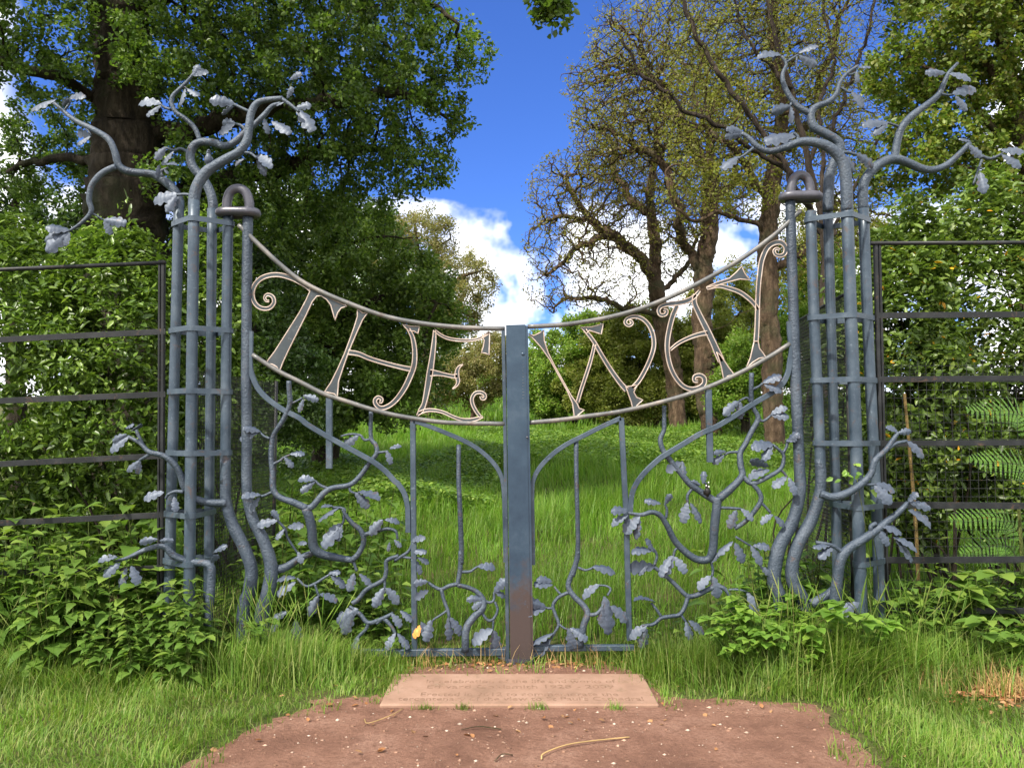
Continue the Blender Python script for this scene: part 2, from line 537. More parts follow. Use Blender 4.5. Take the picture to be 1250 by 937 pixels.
letter('E', [(z2, [(650, 240), (692, 210), (690, 345), (668, 333), (645, 330), (655, 300), (662, 260)], 1)],
       [(z2, [(378, 200), (375, 260), (365, 350), (350, 450), (335, 540), (318, 620), (300, 660), (278, 690)], [6, 10, 13, 16, 14, 11, 14, 4]),
        (z2, [(375, 200), (410, 228), (450, 247), (500, 257), (560, 260), (610, 255), (650, 240), (690, 214)], [6, 7, 6, 6]),
        (z2, [(352, 445), (390, 448), (430, 455), (480, 465), (507, 464)], [18, 13, 9, 9, 12]),
        (z2, [(540, 398), (520, 410), (508, 430), (505, 465), (512, 490), (505, 515), (480, 538)], [1.5, 6, 9, 12, 9, 6, 1.5]),
        (z2, [(290, 675), (330, 660), (380, 660), (430, 672), (480, 695), (530, 712), (580, 715), (625, 707), (655, 697)], [9, 8, 7, 7, 8, 9, 3]),
        (z2, [(642, 700), (615, 665), (595, 625), (592, 590), (610, 562), (640, 557), (664, 570), (664, 590), (648, 593), (642, 578)], [7, 8, 8, 8, 7, 6])], GL, D)
# bars
FB = dict(flat=(6.2, .022))
rod('curved_bar', np.vstack([z1([(122, 395), (121, 500), (120, 600), (135, 660), (170, 730), (230, 790), (310, 845), (400, 890)]), z3([(400, 225), (500, 285), (600, 340), (700, 395), (780, 440), (850, 495), (900, 550)]), z4([(170, 425), (205, 480), (222, 550), (225, 620), (226, 700)])]), 1, ST, GL, yoff=-.01, n=4, **FB)
rod('upright_bar', z3([(525, 70), (525, 475)]), 1, ST, GL, flat=(7.6, .03))
rod('upright_bar', np.vstack([z4([(253, 58)]), z6([(258, 100), (263, 725)])]), 1, ST, GL, flat=(6.6, .03), smooth=False)
rod('arched_bar', z4([(258, 66), (300, 78), (360, 100), (460, 140), (560, 185), (640, 235), (710, 300), (755, 370), (772, 450), (778, 600), (781, 740), (783, 870)]), 1, ST, GL, flat=(5.4, .022), yoff=-.004)
rod('bottom_rail', [(440, 796), (500, 796), (617, 795)], 1, ST, GL, flat=(8.5, .04))
gs = MB(); P = z6([(720, 712), (806, 688), (806, 790), (735, 758)])
gs.add([at(*p, D - .012) for p in P] + [at(*p, D + .012) for p in P], [[0, 1, 2, 3], [7, 6, 5, 4]] + [[i, 4 + i, 4 + (i + 1) % 4, (i + 1) % 4] for i in range(4)])
gs.build('gusset', ST, GL, smooth=False)
rod('closing_stile', [(614.2, 399), (616.5, 520), (620, 808)], 1, ST, GL, flat=(4.5, .045))
def br(C, P, r, parent, **kw):
    return rod('branch', C(P), np.array(r, float) / C.s, SR, parent, depth=wob, rough=.03, **kw)
br(z4, [(515, 200), (515, 400), (524, 600), (530, 800), (529, 880)], [13, 14, 15, 14], GL)
br(z6, [(527, 150), (524, 250), (512, 320), (505, 345)], [14, 14, 13, 12], GL)
br(z3, [(763, 150), (763, 300), (790, 340), (795, 390), (750, 450), (700, 520), (640, 570), (540, 588), (490, 620), (430, 690), (395, 705)], [12, 13, 14, 15, 17, 20], GL)
br(z3, [(293, -25), (296, 40), (298, 110), (260, 200), (205, 290), (192, 400), (200, 500), (203, 590), (240, 640), (320, 670), (395, 705)], [14, 14, 15, 16, 18, 22], GL)
br(z5, [(388, 0), (412, 60), (425, 130), (435, 220), (480, 262), (580, 285), (660, 297)], [25, 26, 27, 27, 22, 17], GL)
br(z5, [(655, 297), (695, 255), (722, 190), (705, 130), (655, 85), (618, 40), (600, 5)], [17, 16, 15, 14, 12, 9], GL)
br(z5, [(655, 290), (668, 320), (682, 360)], [10, 8], GL)
br(z5, [(455, 245), (360, 285), (270, 340), (200, 350)], [17, 20, 24, 26], GL, yoff=.03)
br(z5, [(640, 560), (700, 605), (748, 655), (830, 630), (890, 600)], [9, 12, 13, 12, 11], GL)
br(z6, [(45, 565), (80, 540), (112, 562), (140, 600), (155, 630)], [11, 10, 9, 8], GL)
br(z5, [(748, 655), (735, 690), (700, 725), (668, 762)], [11, 10, 9], GL)
br(z5, [(845, 630), (885, 680), (905, 720)], [9, 8, 7], GL)
br(z5, [(655, 545), (690, 520), (740, 462), (830, 412), (850, 360), (853, 300), (920, 272)], [14, 14, 13, 12, 11], GL)
br(z6, [(150, 205), (190, 180), (230, 150), (252, 105)], [10, 9, 8], GL)
br(z6, [(190, 182), (230, 190), (285, 190)], [8, 7, 6], GL)
br(z5, [(840, 405), (842, 440), (842, 465)], [8, 7], GL)
br(z5, [(340, 400), (390, 445), (440, 432), (500, 395), (545, 370)], [6, 8, 8, 6], GL)
br(z5, [(442, 435), (460, 490), (470, 505)], [7, 6], GL)
br(z3, [(725, 855), (800, 832), (860, 820), (905, 835), (915, 880)], [13, 11, 9, 8, 7], GL)
br(z3, [(185, 305), (150, 290), (122, 262)], [8, 7, 6], GL)
br(z3, [(203, 452), (245, 430), (262, 415), (300, 398)], [9, 8, 6], GL)
br(z3, [(200, 608), (160, 628), (128, 636)], [9, 8, 7], GL)
br(z3, [(520, 592), (470, 570), (442, 545)], [9, 8, 7], GL)
br(z3, [(640, 575), (645, 605), (675, 618)], [8, 7], GL)
br(z3, [(765, 308), (725, 312), (700, 285), (640, 280), (590, 292)], [8, 8, 7, 5], GL)
br(z3, [(797, 385), (830, 382), (860, 378)], [8, 7], GL)
br(z3, [(305, 105), (330, 95), (372, 72)], [7, 6], GL)
br(z3, [(225, 770), (270, 820), (285, 870), (320, 925), (345, 960)], [7, 8, 7, 6], GL)
br(z3, [(610, 740), (612, 710), (580, 700), (540, 698)], [9, 8, 7], GL)
br(z3, [(610, 740), (605, 780), (590, 800)], [8, 7], GL)
br(z6, [(552, 725), (558, 600), (600, 530), (650, 480), (655, 430), (620, 385), (570, 360), (508, 345)], [22, 21, 20, 16, 13, 12], GL)
br(z6, [(510, 340), (460, 350), (415, 370), (375, 355), (340, 330)], [12, 11, 10, 8], GL)
br(z6, [(415, 368), (430, 430), (453, 490), (460, 528)], [11, 10, 9], GL)
br(z6, [(453, 488), (410, 518), (375, 540), (360, 560)], [7, 6, 6], GL)
br(z6, [(655, 430), (690, 445), (716, 430), (718, 385)], [8, 8, 7], GL)
br(z6, [(648, 505), (680, 545), (712, 540), (737, 490), (722, 440)], [8, 9, 8, 7], GL)
br(z6, [(713, 535), (712, 565), (710, 600)], [7, 6], GL)
br(z6, [(530, 270), (580, 268), (615, 245), (640, 235)], [9, 7, 6], GL)
L3 = [(375, 60, 465, 80), (378, 80, 350, 145), (128, 265, 28, 228), (118, 272, 8, 305), (300, 395, 388, 385), (268, 412, 320, 468), (132, 628, 18, 636), (128, 640, 65, 720), (442, 545, 342, 530), (442, 552, 358, 602), (692, 288, 600, 352), (850, 372, 880, 442), (870, 365, 940, 345), (672, 612, 752, 700), (690, 612, 818, 645), (580, 702, 458, 762), (545, 692, 475, 690), (590, 790, 515, 850), (592, 795, 568, 888), (832, 768, 750, 842), (842, 770, 930, 775), (228, 775, 105, 797), (237, 770, 195, 708), (268, 822, 218, 878), (288, 812, 382, 795), (345, 910, 398, 890), (600, 800, 480, 900)]
leaves(z3, L3, D, GL, depth=wob)
L5 = [(870, 195, 860, 245), (895, 180, 937, 220), (332, 400, 222, 390), (332, 422, 222, 485), (522, 370, 590, 362), (532, 385, 620, 435), (462, 500, 408, 608), (470, 492, 572, 532), (668, 372, 630, 472), (695, 375, 768, 432), (838, 455, 775, 562), (845, 455, 925, 528), (690, 575, 562, 645), (662, 598, 600, 714), (692, 735, 635, 860), (880, 605, 937, 670), (905, 715, 850, 808), (330, 640, 345, 768), (292, 590, 185, 630), (345, 250, 370, 315), (240, 640, 185, 700)]
leaves(z5, L5, D, GL, depth=wob)
L6 = [(180, 492, 255, 540), (245, 95, 328, 62), (242, 150, 334, 152), (252, 195, 302, 272), (282, 190, 348, 215), (340, 325, 252, 330), (342, 375, 258, 414), (165, 622, 235, 705), (355, 545, 325, 668), (300, 555, 345, 640), (455, 528, 462, 648), (465, 530, 532, 625), (622, 242, 728, 247), (652, 428, 556, 408), (652, 440, 590, 478), (718, 385, 790, 300), (715, 378, 785, 412), (710, 598, 590, 665), (715, 602, 732, 716)]
leaves(z6, L6, D, GL, depth=wob)
p6 = z6([(318, 570), (252, 632)])
forged_leaf(p6[0], p6[1], D, GL, 'rust_leaf', yoff=-.03, label='curled rust-orange leaf beside grey leaves')

# ================================================================== right gate leaf
r8 = zc(620, 360, 4.685); rA = zc(790, 280, 4.685); rB = zc(620, 500, 4.685); rC = zc(790, 440, 4.685)
rD = zc(740, 580, 4.685); rE = zc(620, 640, 4.685); rF = zc(620, 230, 3.124)
g1 = at(950, 780, D); g1[2] = 0
GR = empty('gate', g1, 'right iron gate leaf with the letters WAY and the dark blue closing plate', 'gate', 'iron gate leaves')
stile([(964.5, 240), (967, 330), (970, 420), (972.6, 500), (976, 570), (976.5, 600), (968, 635), (952, 665), (946, 690), (945, 710), (953, 735), (957, 800)], [6.0, 6.2, 6.4, 6.6, 7, 8.2, 8.4, 8, 9], GR)
rod('top_rail', rF([(75, 527), (200, 520), (300, 507), (400, 488), (500, 460), (600, 422), (700, 375), (800, 322), (900, 262), (1000, 190), (1060, 138), (1115, 85)]), 3.0, M['rail'], GR, yoff=-.012)
rod('lower_rail', rF([(78, 893), (200, 882), (300, 868), (400, 855), (500, 835), (600, 810), (700, 780), (800, 742), (900, 695), (1000, 640), (1075, 592)]), 2.9, M['rail'], GR, yoff=-.012)
letter('W', [(r8, [(115, 222), (150, 232), (185, 215), (205, 200), (208, 260), (230, 330), (270, 410), (320, 500), (365, 580), (397, 622), (407, 648), (437, 657), (410, 680), (378, 708), (378, 680), (370, 620), (340, 550), (290, 460), (240, 370), (190, 300), (150, 255)], 1),
             (r8, [(415, 185), (480, 182), (545, 165), (535, 225), (510, 217), (465, 203), (450, 220)], 1),
             (r8, [(675, 525), (712, 520), (742, 512), (720, 555), (735, 585), (772, 600), (740, 630), (715, 655), (705, 610), (690, 570)], 1)],
       [(r8, [(398, 615), (420, 540), (450, 450), (475, 370), (497, 280)], [8, 8, 8, 7]),
        (r8, [(440, 200), (490, 265), (540, 350), (590, 430), (640, 500), (680, 545)], [8, 9, 10, 11, 13]),
        (r8, [(712, 532), (750, 490), (790, 420), (820, 350), (835, 290), (830, 230), (810, 180), (780, 145), (745, 127), (710, 125), (680, 138), (672, 160), (690, 175), (710, 165), (705, 150), (694, 152)], [10, 10, 10, 9, 8, 7, 5])], GR, D)
letter('A', [(rA, [(398, 700), (420, 720), (440, 750), (470, 795), (497, 828), (462, 838), (437, 858), (425, 790)], 1)],
       [(rA, [(172, 435), (145, 500), (125, 580), (115, 650), (118, 720), (135, 790), (165, 850), (205, 895), (250, 913), (295, 906), (325, 882), (325, 850), (300, 834), (272, 842), (270, 866), (290, 868)], [12, 12, 11, 10, 11, 11, 9, 6]),
        (rA, [(300, 350), (270, 385), (225, 410), (170, 422), (120, 428), (80, 440), (65, 465), (77, 490), (105, 486), (112, 465), (94, 460)], [6, 12, 12, 9, 8, 8, 6]),
        (rA, [(275, 370), (270, 420), (300, 490), (340, 570), (378, 650), (400, 700), (425, 755)], [10, 12, 13, 15, 15, 17, 18]),
        (rA, [(130, 690), (180, 650), (240, 620), (300, 600), (345, 592)], [6, 8, 9, 10, 12])], GR, D)
letter('Y', [(rA, [(612, 640), (634, 640), (642, 680), (680, 730), (640, 737), (600, 762), (565, 795), (590, 735)], 1),
             (rA, [(340, 330), (400, 302), (470, 280), (510, 245), (540, 212), (560, 255), (588, 290), (530, 284), (480, 297), (420, 314), (370, 337), (345, 345)], 1)],
       [(rA, [(757, 120), (742, 110), (726, 122), (734, 144), (760, 152), (787, 138), (792, 103), (765, 76), (722, 80), (684, 110), (655, 180), (643, 260), (636, 330), (632, 420), (630, 500), (627, 580), (622, 650)], [5, 6, 8, 10, 12, 12, 12, 11, 11, 12]),
        (rA, [(350, 338), (410, 325), (470, 338), (530, 360), (580, 395), (615, 430), (634, 458)], [6, 9, 10, 10, 9])], GR, D)
rod('curved_bar', np.vstack([rA([(812, 525), (816, 600), (825, 690)]), rC([(815, 10), (805, 70), (775, 130), (720, 180), (600, 250), (500, 315), (400, 375), (300, 420), (200, 480), (100, 540)]), rB([(860, 285), (790, 350), (735, 420), (708, 490), (700, 580)])]), 1, ST, GR, yoff=-.01, n=4, **FB)
rod('upright_bar', rC([(350, 165), (360, 580)]), 1, ST, GR, flat=(7.6, .03))
rod('upright_bar', np.vstack([rB([(648, 45), (658, 250), (668, 450), (680, 640)]), rE([(680, 100), (695, 660)])]), 1, ST, GR, flat=(6.6, .03), smooth=False)
rod('arched_bar', rB([(645, 48), (540, 95), (440, 145), (340, 195), (260, 250), (190, 320), (150, 390), (138, 470), (141, 700), (143, 885)]), 1, ST, GR, flat=(5.6, .022), yoff=-.004)
rod('bottom_rail', rE([(140, 705), (400, 704), (720, 702)]), 1, ST, GR, flat=(6.8, .04))
gs = MB(); P = rE([(140, 660), (240, 690), (225, 720), (140, 765)])
gs.add([at(*p, D - .012) for p in P] + [at(*p, D + .012) for p in P], [[0, 1, 2, 3], [7, 6, 5, 4]] + [[i, 4 + i, 4 + (i + 1) % 4, (i + 1) % 4] for i in range(4)])
gs.build('gusset', ST, GR, smooth=False)
# closing plate
pl = MB()
def slab(P, y0, y1):
    n = len(P)
    pl.add([at(*p, y0) for p in P] + [at(*p, y1) for p in P], [list(range(n)), list(range(2 * n - 1, n - 1, -1))] + [[i, n + i, n + (i + 1) % n, (i + 1) % n] for i in range(n)])
slab([(617.6, 396.5), (641.2, 396.0), (648.6, 808), (623.0, 808)], D - .045, D - .030)
po = pl.build('closing_plate', M['plate'], GR, smooth=False)
po['label'] = 'tall dark blue plate over the gap between the leaves'
pl = MB(); slab([(641.2, 397), (644.4, 398), (651.4, 808), (648.6, 808)], D - .040, D + .02)
pl.build('closing_stile', M['plate'], GR, smooth=False)
pl = MB(); slab([(620, 804), (650.5, 804), (651, 811), (622.5, 811)], D - .06, D - .0455)
pl.build('foot_plate', M['dark_steel'], GR, smooth=False)
for (x, y, r) in ((638.4, 432, 2.2), (643.5, 533.6, 1.4)):
    c = at(x, y, D - .045)
    V, Fc = tube_geo([c, c + [0, -.004, 0]], [r * pxm(D), r * pxm(D) * .8], 12, twist0=(1, 0, 0))
    obj('bolt', V, Fc, M['dark_steel'] if r < 2 else M['plate'], po)
tick = MB()
for i, y in enumerate(np.linspace(441, 486, 13)):
    a = at(637.6, y, D - .0455); b = at(640.4 if i % 3 else 639.0, y + random.uniform(-.6, .6), D - .0455)
    tick.add(*tube_geo([a, b], .0009, 5))
tick.build('punch_mark', M['rail'], po)
br(rB, [(390, 178), (392, 400), (398, 600), (400, 800), (385, 890), (368, 950)], [14, 13, 14, 15], GR)
br(rE, [(400, 150), (396, 200), (370, 270), (345, 350), (378, 410), (430, 460), (455, 510), (432, 580), (412, 700)], [14, 15, 16, 18, 20], GR)
br(rE, [(350, 385), (290, 415), (258, 460), (270, 510), (290, 570), (265, 620), (250, 650)], [10, 10, 10, 8, 6], GR)
br(rE, [(290, 568), (320, 590), (345, 600)], [7, 6], GR)
br(rE, [(252, 478), (230, 478), (205, 470)], [7, 6], GR)
br(rE, [(310, 405), (285, 380), (265, 355)], [7, 6], GR)
br(rE, [(460, 515), (505, 510), (540, 470), (553, 410)], [11, 10, 8], GR)
br(rE, [(570, 405), (587, 370), (562, 350), (515, 347)], [7, 6, 6], GR)
br(rE, [(400, 245), (445, 260), (495, 243)], [8, 7, 6], GR)
br(rC, [(97, 258), (97, 350), (95, 400), (75, 450), (90, 510), (140, 580), (190, 640), (240, 700), (300, 745), (370, 790), (402, 805)], [12, 13, 15, 17, 19, 21], GR)
br(rC, [(597, 70), (595, 200), (608, 270), (635, 330), (600, 400), (560, 480), (532, 530), (535, 600), (542, 660), (480, 730), (410, 790)], [13, 13, 15, 17, 19, 24], GR)
br(rD, [(635, 125), (630, 200), (618, 300), (610, 420), (585, 478), (520, 480), (450, 435), (390, 370), (350, 290), (310, 230), (260, 210), (200, 225), (125, 215)], [27, 25, 23, 21, 19, 16, 13, 9], GR)
br(rC, [(545, 660), (600, 702), (680, 670), (760, 622), (780, 570), (775, 530), (720, 482)], [15, 14, 12, 10, 8], GR)
br(rC, [(778, 530), (798, 490), (802, 450)], [9, 8], GR)
br(rC, [(760, 620), (785, 645), (800, 668)], [8, 7], GR)
br(rC, [(600, 702), (640, 750), (650, 800), (610, 865), (560, 920), (500, 960)], [13, 14, 14, 13, 12], GR)
br(rC, [(648, 808), (680, 840), (705, 870)], [9, 7], GR)
br(rC, [(632, 330), (665, 345), (710, 312)], [9, 7], GR)
br(rC, [(598, 165), (635, 150), (662, 130)], [8, 7], GR)
br(rC, [(592, 240), (570, 212), (525, 232)], [7, 6], GR)
br(rC, [(415, 840), (480, 843), (540, 850), (590, 885)], [9, 8, 6], GR)
br(rC, [(525, 522), (470, 525), (440, 540)], [9, 7], GR)
br(rD, [(465, 160), (465, 115), (490, 78)], [8, 9], GR)
br(rC, [(343, 770), (342, 730), (330, 690)], [9, 7], GR)
br(rD, [(342, 245), (347, 200), (335, 160)], [9, 8, 6], GR)
br(rD, [(422, 408), (395, 425), (385, 462)], [8, 7], GR)
br(rD, [(250, 510), (310, 550), (380, 610), (440, 670), (475, 692), (530, 680), (600, 645), (650, 637), (690, 660), (720, 720), (733, 760)], [11, 12, 14, 14, 14, 12, 10], GR)
br(rD, [(468, 688), (450, 750), (420, 795), (370, 805), (315, 815), (270, 850), (205, 860)], [13, 12, 11, 9], GR)
br(rD, [(318, 812), (290, 770), (258, 728)], [9, 7], GR)
br(rD, [(428, 795), (440, 815), (455, 835)], [8, 7], GR)
br(rD, [(275, 515), (290, 460), (270, 420), (240, 408)], [9, 7, 6], GR)
br(rD, [(597, 485), (610, 540), (605, 578)], [9, 7], GR)
br(rD, [(700, 655), (740, 652), (790, 660), (820, 675)], [8, 7], GR)
br(rD, [(740, 350), (780, 375), (825, 402)], [7, 6], GR)
leaves(rE, [(255, 345, 145, 335), (252, 328, 160, 292), (218, 475, 90, 418), (215, 482, 80, 500), (258, 622, 130, 672), (248, 650, 182, 742), (345, 592, 375, 712), (355, 592, 458, 648), (480, 243, 618, 252), (525, 345, 425, 402), (555, 410, 575, 605), (540, 470, 530, 560), (585, 465, 688, 535), (825, 150, 702, 135), (835, 160, 788, 70), (840, 240, 678, 232), (800, 228, 745, 278), (937, 178, 868, 278), (840, 445, 715, 408), (795, 580, 690, 628), (790, 590, 765, 706)], D, GR, depth=wob)
leaves(rD, [(122, 205, 25, 182), (125, 230, 28, 280), (195, 235, 100, 330), (190, 240, 168, 348), (312, 162, 215, 135), (338, 165, 372, 92), (465, 155, 438, 268), (480, 158, 548, 252), (725, 378, 628, 445), (735, 385, 788, 495), (745, 198, 700, 298), (770, 192, 842, 248), (825, 400, 892, 500), (840, 402, 940, 402), (600, 575, 522, 645), (610, 575, 640, 690), (385, 460, 316, 565), (388, 465, 458, 558), (805, 665, 862, 770), (455, 835, 485, 938), (470, 830, 565, 890), (600, 500, 640, 440), (880, 520, 937, 560)], D, GR, depth=wob)
leaves(rC, [(662, 128, 770, 72), (668, 138, 775, 170), (525, 232, 432, 290), (532, 235, 530, 325), (708, 308, 805, 262), (710, 312, 815, 312), (722, 480, 590, 472), (715, 485, 662, 560), (802, 470, 868, 395), (795, 462, 860, 455), (695, 605, 585, 560), (700, 628, 575, 655), (797, 665, 715, 722), (808, 668, 850, 755), (440, 540, 372, 585), (450, 520, 378, 520), (195, 580, 105, 625), (200, 575, 210, 655), (320, 705, 325, 625), (305, 715, 248, 678), (720, 882, 648, 920), (728, 890, 790, 945)], D, GR, depth=wob)

def bird_geo(c, h, dirx=1.0):
    """perched bird facing the viewer: tail, body, neck, head and beak in one surface"""
    k = h
    P = np.array([(.10, .30, -.18), (.06, .22, -.02), (0, .08, .14), (0, 0, .32), (0, -.02, .50), (.0, -.01, .64), (0, -.02, .74), (-.02, -.05, .84), (-.05, -.10, .90), (-.09, -.18, .90), (-.14, -.27, .87)]) * k
    P[:, 0] *= dirx
    R = np.array([.03, .07, .15, .21, .20, .15, .12, .125, .10, .045, .008]) * k
    V, Fc = tube_geo(catmull(P, 4) + c, np.interp(np.linspace(0, 1, 41), np.linspace(0, 1, 11), R), 14)
    mb = MB(); mb.add(V, Fc)
    for s in (-1, 1):
        W = np.array([(s * .14, .02, .58), (s * .20, .05, .42), (s * .19, .14, .22), (s * .12, .25, .02)]) * k
        mb.add(*tube_geo(catmull(W, 4) + c, np.interp(np.linspace(0, 1, 13), [0, .3, .7, 1], np.array([.03, .09, .08, .02]) * k), 10))
        mb.add(*tube_geo(catmull(np.array([(s * .08, -.02, .20), (s * .09, -.02, .05), (s * .10, -.10, -.04)]) * k, 3) + c, .022 * k, 6))
    return mb
c = at(863.5, 606, D - .03 + wob((863, 606)))
bo = bird_geo(c, .085).build('bird_figure', M['bird_black'], GR)
bo['label'] = 'tiny black and white bird perched in a fork'
mb = MB()
for q in ((-.012, -.024, .072), (.004, -.026, .066), (.006, -.012, .092)):
    mb.add(*tube_geo([c + np.array(q) + [0, 0, -.006], c + np.array(q), c + np.array(q) + [0, 0, .006]], [.002, .006, .002], 8))
mb.build('white_patch', M['bird_white'], bo)

# ================================================================== piers
def pole(P, r, parent, yoff, mat=ST, **kw):
    return rod('pole', P, r, mat, parent, yoff=yoff, sides=16, **kw)

def dbr(C, P, r, parent, base, amp, **kw):
    return rod('branch', C(P), np.array(r, float) / C.s, SR, parent, yoff=base, depth=lambda q: amp * math.sin(q[0] * .021 + q[1] * .013), rough=.02, sides=12, **kw)

def bands(tops, poles, parent, h=.034):
    """straps at photo height y (measured on the first pole named); each holds the poles listed"""
    for y, which in tops:
        z = None; cs = []
        for w in which:
            P, yo = poles[w]
            yy = y
            for _ in range(4):
                x = np.interp(yy, [p[1] for p in P], [p[0] for p in P])
                q = at(x, yy, D + yo)
                if z is None: z = q[2]
                yy += (q[2] - z) / pxm(D + yo)
            cs.append((q[0], q[1]))
        band('strap', cs, 6.4 * pxm(D), z, h, ST, parent)

FY, BY = -.115, .13
zp = zc(170, 70, 4.259); zq = zc(30, 70, 3.904); zr = zc(110, 510, 3.905)
q0 = at(245, 790, D); q0[2] = 0
PL = empty('gate_pier', q0, 'left gate pier of bundled steel pipes with bird and branches', 'gate pier', 'steel pipe gate piers')
pl_left = [(218.5, 245), (214, 420), (210.5, 560), (207, 700), (204, 800)]
pl_front = [(237, 245), (234.5, 420), (233, 560), (231.5, 690), (230.5, 798)]
pl_back = [(259, 255), (257.5, 420), (256, 560), (255, 700), (254, 785)]
pl_right = [(278.5, 258), (277.5, 330), (276, 450), (275.5, 540), (275, 590)]
pole(pl_left, 6.2, PL, 0.02); pole(pl_front, 6.5, PL, FY); pole(pl_back, 6.0, PL, BY)
pole(pl_right, 6.2, PL, 0)
poles = [(pl_left, .02), (pl_front, FY), (pl_back, BY), (pl_right, 0)]
bands([(268, (1, 0, 2, 3)), (401, (1, 0, 2, 3)), (477, (1, 0, 2, 3)), (553, (1, 0, 2, 3)), (629, (1, 0, 2)), (688, (1, 0, 2)), (757, (1,))], poles, PL)
rod('root', [(275.3, 560), (275.2, 590), (276, 612), (284, 640), (298, 668), (307, 695), (304, 722), (298, 742), (297, 800)], [6.25, 6.3, 6.6, 7.2, 7.6, 7.8, 8, 9], SR, PL, sides=14, rough=.03)
rod('loop', zp([(455, 815), (457, 750), (474, 700), (513, 682), (552, 700), (571, 750), (572, 815)]), 5.8, M['dark_steel'], PL, sides=14)
ca, cb = at(278, 260, D), at(303.5, 260, D)
ring = [ca + [-.0375 + .0375 * 0, 0, 0]]
pts = []
for a in np.linspace(PI / 2, 3 * PI / 2, 9): pts.append(ca + np.array([.052 * math.cos(a), .044 * math.sin(a), 0]))
for a in np.linspace(-PI / 2, PI / 2, 9): pts.append(cb + np.array([.052 * math.cos(a), .044 * math.sin(a), 0]))
V, Fc = tube_geo(np.array(pts), 6.6 * pxm(D) * .85, 12, closed=True, twist0=(0, 0, 1))
obj('collar', V, Fc, M['dark_steel'], PL)
dbr(zp, [(284, 855), (284, 750), (300, 670), (345, 600), (400, 560), (460, 525), (520, 490), (560, 430), (572, 350), (582, 290), (610, 240), (660, 222), (745, 213)], [27, 28, 27, 25, 23, 21, 19, 15, 12], PL, FY, .02)
dbr(zp, [(740, 214), (790, 250), (832, 285)], [10, 9, 7], PL, FY, .02)
dbr(zp, [(379, 840), (383, 760), (365, 690), (330, 630), (280, 570), (265, 510), (285, 460), (330, 440), (390, 445), (450, 462), (505, 435), (552, 390), (600, 350), (650, 300), (690, 255), (735, 240)], [25, 25, 24, 23, 22, 20, 17, 14, 10], PL, BY, .02)
dbr(zp, [(318, 440), (290, 370), (240, 320), (190, 285), (168, 240), (175, 200), (215, 160), (255, 120), (285, 80)], [13, 13, 12, 11, 9, 7], PL, BY, .02)
dbr(zq, [(737, 700), (732, 670), (700, 618), (640, 572), (600, 555), (500, 545), (450, 515), (430, 450), (400, 390), (330, 345), (250, 305), (190, 260), (130, 208)], [24, 23, 21, 19, 18, 17, 15, 13, 10, 8], PL, .02, .06)
dbr(zq, [(437, 520), (370, 552), (320, 610), (308, 680), (318, 735), (270, 790), (210, 830)], [15, 14, 13, 12, 9, 6], PL, .02, .06)
for C, P, r, base, am in ((zq, [(315, 742), (340, 752), (380, 778)], [5, 4], .02, .06), (zq, [(270, 320), (300, 345), (318, 375)], [6, 5], .02, .06),
        (zp, [(258, 495), (215, 475), (180, 485), (130, 472), (90, 515)], [9, 8, 7, 5], BY, .02), (zp, [(163, 272), (135, 262), (108, 243)], [8, 7, 6], BY, .02),
        (zp, [(572, 282), (535, 265), (495, 245)], [8, 7], FY, .02), (zp, [(553, 380), (530, 355), (495, 345)], [9, 7], BY, .02), (zp, [(545, 495), (580, 500), (612, 525)], [8, 6], FY, .02),
        (zp, [(275, 718), (240, 712), (195, 715)], [8, 7], FY, .02), (zp, [(210, 165), (235, 155), (250, 168)], [5, 5], BY, .02), (zq, [(190, 255), (210, 225), (220, 200)], [6, 5], .02, .06),
        (zp, [(120, 620), (115, 590), (150, 575)], [8, 6], 0.0, .02)):
    dbr(C, P, r, PL, base, am)
leaves(zp, [(282, 98, 310, 22), (285, 98, 362, 62), (240, 165, 212, 250), (250, 165, 314, 198), (115, 245, -5, 228), (115, 250, 35, 295), (500, 245, 360, 208), (490, 255, 430, 296), (500, 345, 430, 328), (495, 345, 418, 392), (770, 215, 798, 148), (755, 235, 712, 248), (815, 265, 897, 240), (820, 270, 908, 360), (650, 320, 668, 390), (690, 335, 790, 390), (785, 118, 846, 68), (610, 512, 692, 560), (612, 525, 658, 610), (545, 530, 498, 560), (200, 712, 70, 742), (195, 720, 140, 795), (130, 560, 200, 545), (180, 490, 112, 550), (140, 470, 82, 520), (130, 585, 150, 605), (105, 560, 95, 620)], D, PL, yoff=-.03)
leaves(zq, [(150, 205, 28, 242), (180, 235, 212, 190), (215, 195, 295, 178), (318, 372, 252, 352), (315, 378, 250, 415), (378, 775, 488, 785), (380, 778, 420, 842), (215, 825, 95, 802), (210, 828, 92, 852), (215, 835, 98, 905), (215, 838, 192, 892)], D, PL, yoff=-.03)
bc = at(254.3, 202, D + FY + .01)
bo = bird_geo(bc, .105, -1).build('bird', LS, PL)
bo['label'] = 'small grey forged bird perched on a branch'
LB = -.16
dbr(zr, [(650, 405), (600, 405), (560, 402), (490, 380), (450, 330), (430, 270), (400, 220), (350, 180), (280, 160), (240, 120), (180, 88)], [19, 18, 17, 16, 15, 14, 12, 10, 8], PL, -.09, .07)
dbr(zr, [(255, 140), (238, 100), (218, 55)], [9, 8, 8], PL, -.12, .03)
for P, r in (([(285, 172), (255, 190), (230, 205)], [8, 6]), ([(445, 352), (405, 350), (372, 365), (360, 385)], [9, 7, 6])):
    dbr(zr, P, r, PL, -.12, .03)
dbr(zr, [(565, 1090), (562, 937), (570, 870), (577, 780), (570, 700), (480, 685), (400, 655), (350, 612), (270, 625), (180, 665), (120, 682)], [20, 20, 20, 19, 18, 17, 15, 12, 9, 6], PL, -.17, .05)
